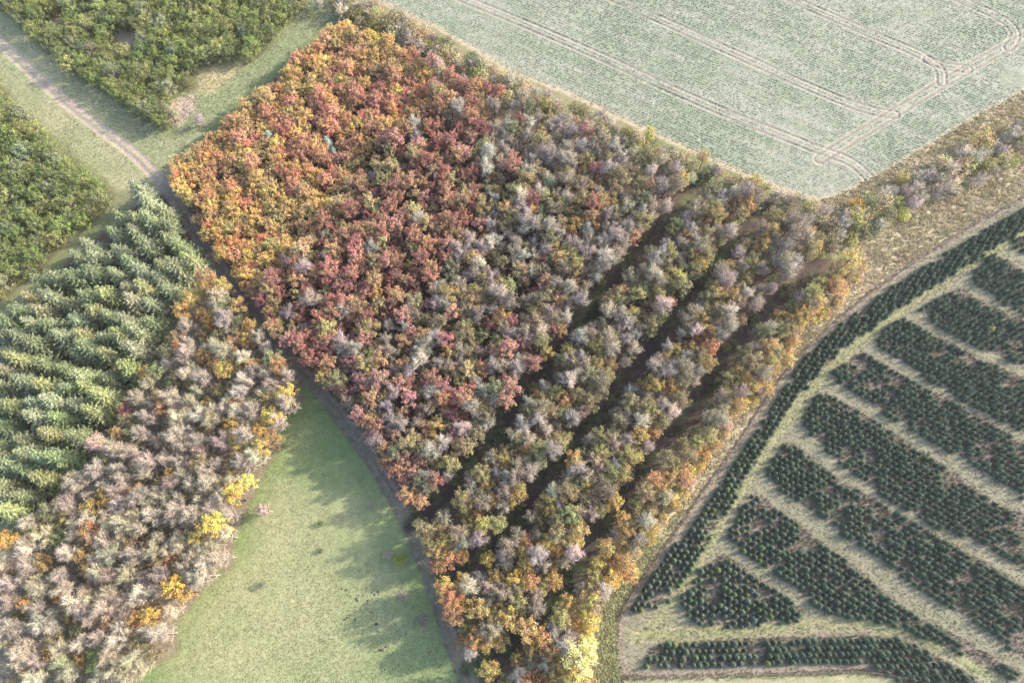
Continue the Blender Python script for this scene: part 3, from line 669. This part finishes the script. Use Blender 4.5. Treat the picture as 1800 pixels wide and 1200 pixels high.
PAL_Y = [('olive brown', (.235, .195, .095), 3), ('yellow green', (.29, .26, .10), 1.8), ('ochre', (.40, .285, .095), 1.7), ('dull green', (.175, .19, .09), 1.1), ('orange brown', (.39, .22, .09), 1)]
PAL_G = [('silver grey', (.385, .34, .285), 3), ('mauve grey', (.335, .28, .25), 3), ('pale beige', (.44, .385, .295), 1.8), ('dark grey', (.26, .23, .20), 1)]
NTH = {'D2': 'between rides one and two', 'D3': 'between rides two and three', 'D4': 'in the outer dry grass strip'}
def where(rgn, px, py):
    dt = d1(px, py, W_EDGE); third = 0 if py < 560 else 1 if py < 820 else 2
    if rgn == 'A':
        if dt < 55: return 'in the orange block beside the dark track' + (', near the spruces' if py > 380 else '')
        if d1(px, py, NW_EDGE) < 50: return 'on the orange block edge by the grass strip' + (', upper half' if py < 140 else ', lower half')
        if d1(px, py, AB) < 50: return 'in the orange block bordering the russet stand' + (', hedge end' if py < 230 else ', track end' if py > 400 else ', midway')
        if py < 150: return 'in the upper corner of the orange block'
        return 'in the middle of the orange block' + (' around the conifers' if py < 270 else ' below the conifers')
    if rgn == 'B':
        if dt < 55: return 'in the russet stand beside the dark track'
        if d1(px, py, AB) < 45: return 'in the russet stand touching the orange block' + (', hedge end' if py < 280 else ', track end')
        if py < 240: return 'in the russet stand close to the hedge belt'
        return 'in the russet stand, ' + ('upper part' if py < 340 else 'middle part' if py < 450 else 'lower part')
    if rgn == 'C':
        if d1(px, py, RIDE[0]) < 38: return 'on the mixed stand side of the first ride' + (', upper end' if py < 480 else ', middle' if py < 680 else ', lower end')
        if dt < 60: return 'in the mixed stand beside the dark track'
        if d1(px, py, NE_EDGE) < 60: return 'in the grey stand behind the hedge belt'
        return 'in the grey and russet mixed stand, ' + ('upper part' if py < 330 else 'middle part' if py < 470 else 'lower middle part' if py < 620 else 'lower part')
    s = NTH[rgn]
    r_ = RIDE[{'D2': 0, 'D3': 1, 'D4': 2}[rgn]]
    e = ', on a ride edge' if d1(px, py, r_) < 34 or (rgn != 'D4' and d1(px, py, RIDE[{'D2': 1, 'D3': 2}[rgn]]) < 34) else ''
    return s + e + (', field end' if third == 0 else ', midway' if third == 1 else ', track end')
def ride_reject(w):
    def f(C):
        pp = to_px_np(C, 4.0); bad = np.zeros(len(C), bool)
        for k, r_ in enumerate(RIDE): bad |= dist_line(pp, r_) < (w if k < 2 else w + 1.5)
        for g in GAPS: bad |= dist_line(pp, g) < w * .6
        return bad
    return f
A_PX = np.array(NW_EDGE[::-1][1:] + AB + [(398, 468), (340, 392), (300, 330)], float)
rj = ride_reject(18)
ptsA = poisson(poly(FOREST, 5.2), 1.55, rt, special_xy, 34000, lambda C: rj(C) | ~inside(to_px_np(C, 5.2), A_PX), .75)
ptsB = poisson(poly(FOREST, 5.2), 1.62, rt, special_xy + [tuple(p) for p in ptsA], 44000, lambda C: rj(C) | inside(to_px_np(C, 5.2), A_PX), .8)
pts = np.vstack([ptsA, ptsB])
MEAN = {'A': (.54, .33, .14), 'B': (.36, .205, .125), 'C': (.28, .22, .15), 'D2': (.28, .235, .11), 'D3': (.29, .24, .105), 'D4': (.34, .255, .10)}
kinds_n = {}
for x, y in pts:
    px, py = to_px(x, y, 5.2); rgn = region(px, py)
    u = rt.random()
    if rgn == 'A':
        pink = math.exp(-(d1(px, py, [(660, 130), (560, 230), (520, 260), (600, 250)]) / 62) ** 2)
        nm, c, _ = pick(rt, PAL_AP if rt.random() < pink * 1.05 else PAL_A); kind = 'autumn'; sc = rt.uniform(.8, 1.18)
        if py < 120 and px > 600: nm, c, _ = pick(rt, PAL_A[1:] + PAL_Y[:3])
    elif rgn == 'B':
        g = .05 + .12 * max(0, (py - 430) / 150)
        if u < g: kind = 'bare'; nm, c, _ = pick(rt, PAL_G)
        else: kind = 'russet'; nm, c, _ = pick(rt, PAL_B)
        sc = rt.uniform(.76, 1.2)
    elif rgn == 'C':
        red = .10 if py < 480 else .27
        if px < 760: red += .15
        gr = .60 if py < 480 else .40
        if u < red: kind = 'russet'; nm, c, _ = pick(rt, PAL_B)
        elif u < red + gr * .62: kind = 'bare'; nm, c, _ = pick(rt, PAL_G)
        elif u < red + gr: kind = 'thinning'; nm, c, _ = pick(rt, PAL_G)
        else: kind = 'yellowing'; nm, c, _ = pick(rt, PAL_Y)
        sc = rt.uniform(.76, 1.22)
    else:
        g = .5 if rgn != 'D4' else .3
        if u < g * .5: kind = 'bare'; nm, c, _ = pick(rt, PAL_G)
        elif u < g: kind = 'thinning'; nm, c, _ = pick(rt, PAL_G)
        else:
            kind = 'yellowing'; nm, c, _ = pick(rt, PAL_Y if py < 950 else PAL_Y[1:3] + PAL_Y[4:] + [('gold', (.5, .34, .09), 1.4)])
        sc = rt.uniform(.76, 1.2)
    if d1(px, py, W_EDGE) < 42 and kind in ('bare', 'thinning') and rt.random() < .75:
        kind = 'yellowing'; nm, c, _ = pick(rt, PAL_Y[:1] + PAL_Y[2:3] + PAL_Y[4:]); sc = rt.uniform(.95, 1.15)
    if kind in ('russet', 'autumn', 'yellowing'): k_ = .6 if rgn == 'A' else .75 if rgn == 'B' else .84; c = tuple(k_ * a + (1 - k_) * b for a, b in zip(c, MEAN[rgn]))
    kinds_n[kind] = kinds_n.get(kind, 0) + 1
    word = {'autumn': 'young leafy tree', 'russet': 'tree', 'bare': 'bare tree', 'thinning': 'thinning tree', 'yellowing': 'leafy tree'}[kind]
    lab = f"{nm} {word} {where(rgn, px, py)}"
    knm = {'pink red': 'red_tree', 'crimson': 'red_tree', 'orange red': 'red_tree', 'tan orange': 'tan_tree', 'pale yellow green': 'tan_tree', 'yellow green': 'greenish_tree', 'dull green': 'greenish_tree'}.get(nm) if kind not in ('bare', 'thinning') else None
    place(kind, x, y, sc, vary(c, rt, .13), lab, 'tree', lab, zs=rt.uniform(.88, 1.08), name=knm)
print('forest', kinds_n)

# --- low green bushes along the rides
PAL_U = [('dark green', (.05, .085, .035), 2), ('mid green', (.09, .14, .05), 2), ('yellow green', (.22, .22, .06), 1)]
for k, r_ in enumerate(RIDE):
    n = 26
    for i in range(n):
        t = (i + rt.random()) / n * (len(r_) - 1); a = r_[int(t)] * (1 - t % 1) + r_[min(int(t) + 1, len(r_) - 1)] * (t % 1)
        x, y = at(*a); d = rt.choice([-1, 1]) * rt.uniform(.9, 2.0)
        nm, c, _ = pick(rt, PAL_U); nth = ('first', 'second', 'third')[k]
        lab = f"{nm} low bush in the {nth} dark ride, " + ('field end' if i < n / 3 else 'middle' if i < 2 * n / 3 else 'track end')
        o = place('shrub', x + d, y + rt.normal() * .4, rt.uniform(.42, .75), c, lab, 'bush', lab, name='ride_bush')

# --- green woods at the upper left
PAL_GT = [('bright green', (.20, .24, .065), 3), ('yellowish green', (.25, .27, .09), 2), ('mid green', (.15, .19, .06), 2), ('grey green', (.21, .235, .12), 1)]
def hole_reject(C):
    pp = to_px_np(C, 2.5); b = np.zeros(len(C), bool)
    for h in GREEN_HOLES: b |= sdist(pp, h) > -8
    return b
pg = poly(GREEN_TOP, 2.5)
for x, y in poisson(pg, 2.05, rt, (), 16000, hole_reject, .7):
    px, py = to_px(x, y, 2.5)
    if px < -40 or py < -45: continue
    nm, c, _ = pick(rt, PAL_GT)
    w = 'along the track corridor' if d1(px, py, GREEN_TOP[1:9]) < 28 else 'around the small clearing' if d1(px, py, GREEN_HOLES[0]) < 30 else 'on the side facing the orange block' if px > 380 else 'near the pink bramble patch' if py > 110 and px > 220 else 'upper interior' if py < 60 else 'inner part'
    lab = f"{nm} bushy tree in the upper wood, {w}"
    if len(lab.split()) > 16: lab = f"{nm} bushy tree of the upper wood, {w}"
    place('green', x, y, rt.uniform(.8, 1.1), vary(c, rt, .1), lab, 'tree', lab)
pg = poly(GREEN_LEFT, 2.5)
for x, y in poisson(pg, 2.2, rt, (), 9000, None, .6):
    px, py = to_px(x, y, 2.5)
    if px < -30: continue
    nm, c, _ = pick(rt, PAL_GT)
    w = 'along the pale track corridor' if d1(px, py, GREEN_LEFT[1:7]) < 32 else 'facing the spruces' if d1(px, py, GREEN_LEFT[7:12]) < 34 else 'in its interior'
    lab = f"{nm} bushy tree in the left green wood, {w}"
    place('green', x, y, rt.uniform(.9, 1.25), vary(c, rt, .1), lab, 'tree', lab)

# --- spruce block: planted in rows
PAL_S = [('grey green', (.21, .235, .125), 3), ('yellowish green', (.225, .24, .10), 1.6), ('mid green', (.16, .19, .09), 1.8)]
pg = poly(SPRUCE, 6)
for x, y in poisson(pg, 2.75, rt, (), 9000, None, 1.1):
    px, py = to_px(x, y, 6)
    if px < -30: continue
    nm, c, _ = pick(rt, PAL_S)
    e = sdist(np.array([[px, py]], float), np.array(SPRUCE, float))[0]
    w = 'at the head of the spruce block by the track bend' if py < 430 and px > 200 else 'on the spruce block edge facing the green wood' if d1(px, py, SPRUCE[20:]) < 35 else 'on the spruce block edge facing the birches' if d1(px, py, SPRUCE[5:17]) < 35 else 'inside the spruce block, ' + ('upper part' if py < 560 else 'middle part' if py < 700 else 'lower part')
    lab = f"{nm} tall spruce {w}"
    place('spruce', x, y, rt.uniform(.82, 1.05), vary(c, rt, .1), lab, 'spruce', lab, zs=rt.uniform(.78, 1.02), lean=.025)

# --- birch wood at the lower left
PAL_W = [('pinkish grey', (.40, .335, .27), 3), ('silver beige', (.46, .40, .295), 3), ('mauve grey', (.355, .295, .25), 2), ('greenish grey', (.375, .35, .235), 1.6)]
PAL_WY = [('olive brown', (.26, .21, .10), 2.4), ('ochre', (.42, .29, .09), 2), ('tawny', (.37, .235, .10), 1.2), ('dull green', (.19, .20, .09), 1.6)]
pg = poly(LEFTWOOD, 6.5)
for x, y in poisson(pg, 1.8, rt, special_xy, 22000, None, 1.0):
    px, py = to_px(x, y, 6.5)
    if px < -30 or py > 1235: continue
    es = d1(px, py, LEFTWOOD[19:]); et = d1(px, py, LEFTWOOD[:7]); em = d1(px, py, LEFTWOOD[7:18])
    w = 'facing the spruces' if es < 40 else 'beside the dark track' if et < 40 else 'on the meadow edge' + (', upper part' if py < 900 else ', lower part') if em < 40 else 'in its interior, ' + ('upper part' if py < 760 else 'middle part' if py < 950 else 'lower part')
    up = max(0, (800 - py) / 300)
    if rt.random() < .2 + .26 * up + (.25 if es < 40 else 0):
        nm, c, _ = pick(rt, PAL_WY); lab = f"{nm} leafy tree in the birch wood {w}"; lab = lab.replace('wood in its', 'wood, in its')
        o = place('golden', x, y, rt.uniform(.65, .95), vary(c, rt, .12), lab, 'tree', lab, name='leafy_tree')
    else:
        nm, c, _ = pick(rt, PAL_W); lab = f"{nm} bare birch in the birch wood {w}"; lab = lab.replace('wood in its', 'wood, in its')
        place('birch', x, y, rt.uniform(.72, 1.02), vary(c, rt, .1), lab, 'tree', lab, zs=rt.uniform(.88, 1.02), lean=.07)

# --- hedge belt along the crop field and the hedge beyond the forest corner
PAL_H = [('straw coloured', (.38, .30, .18), 2.4), ('olive', (.20, .185, .085), 2), ('tan', (.34, .25, .15), 2), ('yellow green', (.30, .28, .09), 1.2), ('dark green', (.08, .10, .05), .8)]
BELT = [(575, -10), (650, 6), (700, 30), (762, 62), (900, 140), (1000, 180), (1150, 250), (1300, 312), (1400, 345), (1450, 368), (1440, 400), (1400, 372), (1290, 330), (1180, 290), (1080, 250), (980, 205), (900, 165), (830, 130), (760, 100), (680, 62), (600, 24)]
for x, y in poisson(poly(BELT, 1.6), 1.35, rt, special_xy, 9000):
    px, py = to_px(x, y, 1.6); t = 'orange block end' if px < 780 else 'first half' if px < 1000 else 'second half' if px < 1230 else 'ride end'
    if rt.random() < .35:
        nm, c, _ = pick(rt, PAL_G); lab = f"{nm} twiggy bush in the hedge belt along the crop field, {t}"; k = 'twiggy'
    else:
        nm, c, _ = pick(rt, PAL_H); lab = f"{nm} bush in the hedge belt along the crop field, {t}"; k = 'shrub'
    place(k, x, y, rt.uniform(.75, 1.15), vary(c, rt, .12), lab, 'bush', lab)
HEDGE = [(1450, 395), (1490, 372), (1540, 345), (1600, 318), (1680, 275), (1760, 232), (1850, 190), (1850, 250), (1780, 285), (1720, 320), (1650, 348), (1600, 362), (1560, 390), (1500, 425), (1455, 430)]
HS = [(1724, 246, 'shrub', (.44, .34, .12), 1.4, 'round yellow bush on the outer hedge facing the crop field'), (1590, 312, 'shrub', (.42, .33, .11), .9, 'small yellow bush on the hedge rim by the field corner'), (1588, 375, 'shrub', (.42, .40, .09), .9, 'lime yellow bush on the hedge rim by the dry grass'), (1668, 300, 'twiggy', (.6, .5, .4), 1.3, 'cream white bare bush in the outer hedge'), (1506, 360, 'shrub', (.48, .28, .05), 1.0, 'orange bush at the hedge start by the field corner')]
hxy = []
for px, py, k, c, s_, lab in HS:
    x, y = at(px, py, 1.8); hxy.append((x, y)); place(k, x, y, s_, c, lab, 'bush')
for x, y in poisson(poly(HEDGE, 1.8), 1.7, rt, hxy, 6000):
    px, py = to_px(x, y, 1.8); t = 'near the forest corner' if px < 1560 else 'in the middle of its length' if px < 1690 else 'at the far end'
    if rt.random() < .42:
        nm, c, _ = pick(rt, PAL_G); lab = f"{nm} twiggy bush in the outer hedge {t}"; k = 'twiggy'
    else:
        nm, c, _ = pick(rt, PAL_H); lab = f"{nm} bush in the outer hedge {t}"; k = 'shrub'
    place(k, x, y, rt.uniform(.8, 1.3), vary(tuple(v * 1.2 for v in c), rt, .12), lab, 'bush', lab)
PAL_E = [('tan orange', (.46, .28, .11), 2), ('straw gold', (.50, .36, .13), 2), ('pinkish tan', (.42, .29, .21), 2), ('ochre', (.42, .28, .08), 1)]
eline = smooth_line(E_EDGE[3:11]); n = 64
for i in range(n):
    t = (i + rt.random()) / n * (len(eline) - 1); a = eline[int(t)] * (1 - t % 1) + eline[min(int(t) + 1, len(eline) - 1)] * (t % 1)
    x, y = at(a[0] + rt.uniform(-12, 12), a[1] + rt.uniform(-8, 8), 1.2)
    nm, c, _ = pick(rt, PAL_E); w = 'upper third' if i < n / 3 else 'middle' if i < 2 * n / 3 else 'near the fence corner'
    k = 'twiggy' if rt.random() < .3 else 'shrub'
    lab = f"{nm} {'twiggy bush' if k == 'twiggy' else 'bush'} on the outer forest fringe, {w}"
    place(k, x, y, rt.uniform(.6, 1.05), vary(c, rt, .12), lab, 'bush', lab, name='fringe_bush')
# --- single bushes in the open
for px, py, k, c, s_, lab in (
    (466, 896, 'twiggy', (.46, .33, .30), 1.0, 'pinkish bare bush on the meadow near the lemon yellow tree'),
    (702, 985, 'shrub', (.30, .32, .05), .7, 'yellow green bush on the shaded meadow by the track'),
    (684, 976, 'twiggy', (.36, .29, .28), .65, 'small grey bare bush left of the yellow green meadow bush'),
    (461, 1028, 'shrub', (.17, .20, .14), .42, 'small grey green bush casting a long shadow on the open meadow'),
    (564, 968, 'shrub', (.12, .13, .09), .3, 'tiny dark bush alone on the meadow'),
    (565, 920, 'shrub', (.12, .16, .06), .35, 'tiny green bush on the meadow above the tiny dark one'),
    (706, 1045, 'twiggy', (.27, .21, .2), .7, 'dusky bare bush in the shaded meadow'),
    (745, 1088, 'twiggy', (.22, .17, .17), .9, 'dark mauve bare bush where the meadow meets the track'),
    (652, 890, 'twiggy', (.4, .34, .3), .45, 'little pale bush on the shaded meadow near the track'),
    (352, 215, 'twiggy', (.40, .30, .33), .9, 'mauve bare bush on the grass strip beside the orange block'),
    (505, 30, 'shrub', (.10, .13, .05), .9, 'dark green bush between the green wood and the orange block corner'),
    (545, 25, 'shrub', (.13, .15, .06), .7, 'olive bush at the upper corner of the orange block'),
    (560, 8, 'twiggy', (.5, .42, .36), .9, 'pale bare bush on the bright patch above the orange block')):
    x, y = at(px, py, 1.2 * s_); place(k, x, y, s_, c, lab, 'bush')

# --- molehills on the meadow
rm = np.random.default_rng(77)
def mound(seed):
    r_ = np.random.default_rng(seed); V, f = [], []
    for i, (rad, z) in enumerate(((.26, -.02), (.19, .07), (.10, .13), (.02, .15))):
        for k in range(9): a = 2 * math.pi * k / 9; V.append((rad * math.cos(a) * r_.uniform(.85, 1.15), rad * math.sin(a) * r_.uniform(.85, 1.15), z))
    for i in range(3):
        for k in range(9): f.append((i * 9 + k, i * 9 + (k + 1) % 9, (i + 1) * 9 + (k + 1) % 9, (i + 1) * 9 + k))
    return mesh_from('molehill', [(np.array(V), np.array(f), 0, {'lv': np.full(len(V), .5)})], [M_SOIL])
MM = [mound(i) for i in range(3)]; first = True
for cx, cy, n, sp, nm in ((645, 1046, 12, 20, 'in the dotted cluster on the meadow near the track'), (618, 1085, 5, 10, 'in the small group left of the dotted cluster'), (668, 1143, 6, 12, 'in the loose group near the lower meadow'), (662, 1096, 1, 1, 'standing by itself, largest on the meadow')):
    for i in range(n):
        x, y = at(cx + rm.normal() * sp, cy + rm.normal() * sp * .5)
        o = bpy.data.objects.new('molehill', MM[i % 3]); COL.objects.link(o); s_ = rm.uniform(.4, .75) if n > 1 else 1.1
        o.location = (x, y, 0.03); o.scale = (s_,) * 3; o.rotation_euler = (0, 0, rm.uniform(0, 6))
        o['label'] = 'small dark molehill ' + nm; o['category'] = 'molehill'
        if n > 1: o['group'] = 'molehills ' + nm

# ------------------------------------------------------------------ the fir plantation
def sapling(seed):
    return spruce_crown(seed, 'young_fir', 1.25, .60, whorls=9, z0=.06, seg=4, w=.27, nout=1.2)
SAP = [sapling(1200 + i) for i in range(6)]
def sap_np(me):
    v = np.empty(len(me.vertices) * 3, np.float32); me.vertices.foreach_get('co', v); v = v.reshape(-1, 3)
    lv = np.empty(len(v), np.float32); me.attributes['lv'].data.foreach_get('value', lv)
    lt = np.empty(len(me.polygons), np.int32); me.polygons.foreach_get('loop_total', lt)
    ls = np.empty(len(me.polygons), np.int32); me.polygons.foreach_get('loop_start', ls)
    vi = np.empty(len(me.loops), np.int32); me.loops.foreach_get('vertex_index', vi)
    mi = np.empty(len(me.polygons), np.int32); me.polygons.foreach_get('material_index', mi)
    return v, lv, vi[(ls[:, None] + np.arange(4))[lt == 4]], mi[lt == 4]
rp = np.random.default_rng(31)
BL = {'fence': 'between fence and curved lane', 'triangle': 'in the small triangular block', 'second': 'in the block above the triangle', 'third': 'in the third block up from the bottom row', 'fourth': 'in the fourth block', 'fifth': 'in the fifth block', 'sixth': 'in the sixth block', 'seventh': 'in the seventh block', 'eighth': 'in the eighth block', 'corner': 'in the corner block', 'bottom': 'in the bottom fence rows'}
saps = []
dirs = {'fence': ((1218, 924), (1398, 652)), 'bottom': ((1200, 1150), (1500, 1142))}
for nm, pg in BLOCKS.items():
    a, b = dirs.get(nm, ((1380, 780), (1682, 960)))
    a, b = np.array(at(*a)), np.array(at(*b)); e = (b - a) / np.linalg.norm(b - a); f = np.array([-e[1], e[0]])
    W = poly(pg, .9); u, v = W @ e, W @ f
    st = 1.06
    for i, vv in enumerate(np.arange(v.min() + .3, v.max(), st * .92)):
        for uu in np.arange(u.min() + (.5 * st if i % 2 else 0), u.max(), st):
            p = e * (uu + rp.normal() * .08) + f * (vv + rp.normal() * .07)
            saps.append((p[0], p[1], nm))
SP = np.array([s[:2] for s in saps]); ok = np.zeros(len(SP), bool)
for nm, pg in BLOCKS.items():
    k = np.array([s[2] == nm for s in saps]); ok |= k & (sdist(SP, poly(pg, .9)) > (-.3 if nm == 'fence' else -.3 if nm in ('bottom', 'triangle') else 0))
hole = fbm(SP, 5.5, 61) * .6 + vnoise(SP, 1.9, 66) * .4 - np.array([{'fence': .035, 'bottom': .05}.get(s[2], 0) for s in saps])
ok &= ~(hole > .625) & (rp.random(len(SP)) > .05)
PXS = to_px_np(SP, .9); ok &= (PXS[:, 0] < 1812) & (PXS[:, 1] < 1212)
saps = [s for s, k in zip(saps, ok) if k]
print('saplings', len(saps))
inf = lambda s: 0 < to_px(s[0], s[1], .9)[0] < 1795 and to_px(s[0], s[1], .9)[1] < 1195
saps.sort(key=lambda s: (not inf(s), math.dist((s[0], s[1], .9), (0, 0, H_CAM))))
PAL_F = [('dark green', (.06, .095, .06), 3), ('blue green', (.07, .105, .078), 2), ('mid green', (.09, .135, .065), 1.4), ('yellowish green', (.13, .16, .05), .25)]
rest = []; seen = set()
for n, (x, y, nm) in enumerate(saps):
    fn, c, _ = pick(rp, PAL_F); s_ = rp.uniform(.72, 1.28); rz = rp.uniform(0, 6.28); v = int(rp.integers(6))
    if n < 300:
        o = bpy.data.objects.new('young_fir', SAP[v]); COL.objects.link(o); o.location = (x, y, -.02); o.scale = (s_, s_, s_ * rp.uniform(.85, 1.1)); o.rotation_euler = (0, 0, rz); o.color = (*vary(c, rp, .12), 1)
        px, py = to_px(x, y, .9); ed = d1(px, py, list(BLOCKS[nm]) + [BLOCKS[nm][0]]) < 12
        third = ''
        if nm == 'bottom': third = ', fence corner end' if px < 1260 else ', middle' if px < 1420 else ', far end'
        if nm == 'fence': third = ', fence corner end' if py > 980 else ', higher up'
        o['label'] = f"{fn} young fir {BL[nm]}" + (', on its edge' if ed else '') + third; o['category'] = 'fir tree'; o['group'] = o['label']
    else: rest.append((x, y, s_, rz, v, rp.random()))
NPS = [sap_np(m) for m in SAP]; parts = []
for x, y, s_, rz, v, tv in rest:
    V, lv, Fq, mi = NPS[v]; c, s2 = math.cos(rz), math.sin(rz)
    Vr = np.column_stack([V[:, 0] * c - V[:, 1] * s2, V[:, 0] * s2 + V[:, 1] * c, V[:, 2]]) * s_ + [x, y, -.02]
    parts.append((Vr, Fq[mi == 0], 0, {'lv': np.clip(lv * .55 + tv * .45, 0, 1)}))
o = bpy.data.objects.new('fir_plantation', mesh_from('fir_plantation', parts, [M_NEEDLE])); COL.objects.link(o); o.color = (.064, .098, .062, 1); o['kind'] = 'stuff'
x, y = at(1745, 577, 1.0); o = bpy.data.objects.new('young_fir', SAP[0]); COL.objects.link(o); o.location = (x, y, 0); o.scale = (1.1, 1.1, 1.2); o.color = (.36, .34, .12, 1); o['label'] = 'pale yellow young tree among the dark firs of the seventh block'; o['category'] = 'fir tree'

# ------------------------------------------------------------------ the wire fence round the plantation
fence = bpy.data.objects.new('wire_fence', None); COL.objects.link(fence); fence.location = (*fl[0], 0)
fence['label'] = 'thin wire fence on wooden posts between the dry grass and the fir plantation'; fence['category'] = 'fence'
seg = np.linalg.norm(np.diff(fl, axis=0), axis=1); cum = np.concatenate([[0], np.cumsum(seg)])
def along(s): return np.array([np.interp(s, cum, fl[:, 0]), np.interp(s, cum, fl[:, 1])])
post_me = mesh_from('post', [tube([(0, 0, -.3), (0, 0, 1.3), (0, 0, 1.38)], [.07, .065, .045], 0, 8), (np.array([(.045 * math.cos(q), .045 * math.sin(q), 1.38) for q in np.arange(8) * math.pi / 4]), np.arange(8)[None, :], 0, {'lv': np.full(8, .5)})], [M_WOOD])
ps = np.arange(0, cum[-1], cum[-1] / 72)
for s_ in ps:
    p = along(s_); o = bpy.data.objects.new('post', post_me); COL.objects.link(o); o.parent = fence; o.location = (p[0] - fl[0][0], p[1] - fl[0][1], 0); o.rotation_euler = (rp.normal() * .03, rp.normal() * .03, rp.uniform(0, 6))
for hgt in (.35, .75, 1.15):
    path = [(*(along(s_) - fl[0] + [.07, .07]), hgt) for s_ in ps]
    o = bpy.data.objects.new('wire', mesh_from('wire', [tube(path, [.005] * len(path), 0, 5)], [M_WIRE])); COL.objects.link(o); o.parent = fence
print('counts', COUNT, 'objects', len(SC.objects))
# ------------------------------------------------------------------ thin autumn haze round the scene and the camera
hv = np.array([(x, y, z) for z in (-1.6, 123.0) for x, y in ((-330, -230), (330, -230), (330, 360), (-330, 360))], float)
hf = np.array([(3, 2, 1, 0), (4, 5, 6, 7), (0, 1, 5, 4), (1, 2, 6, 5), (2, 3, 7, 6), (3, 0, 4, 7)])
hm = bpy.data.materials.new('haze'); hm.use_nodes = True; ht = hm.node_tree; ht.nodes.remove(ht.nodes['Principled BSDF'])
pv = ht.nodes.new('ShaderNodeVolumePrincipled'); pv.inputs['Color'].default_value = (.97, .92, .88, 1); pv.inputs['Density'].default_value = .00009; pv.inputs['Anisotropy'].default_value = .2
ht.links.new(pv.outputs[0], ht.nodes['Material Output'].inputs['Volume'])
o = bpy.data.objects.new('haze', mesh_from('haze', [(hv, hf, 0, {'lv': np.full(8, .5)})], [hm])); COL.objects.link(o); o['kind'] = 'stuff'
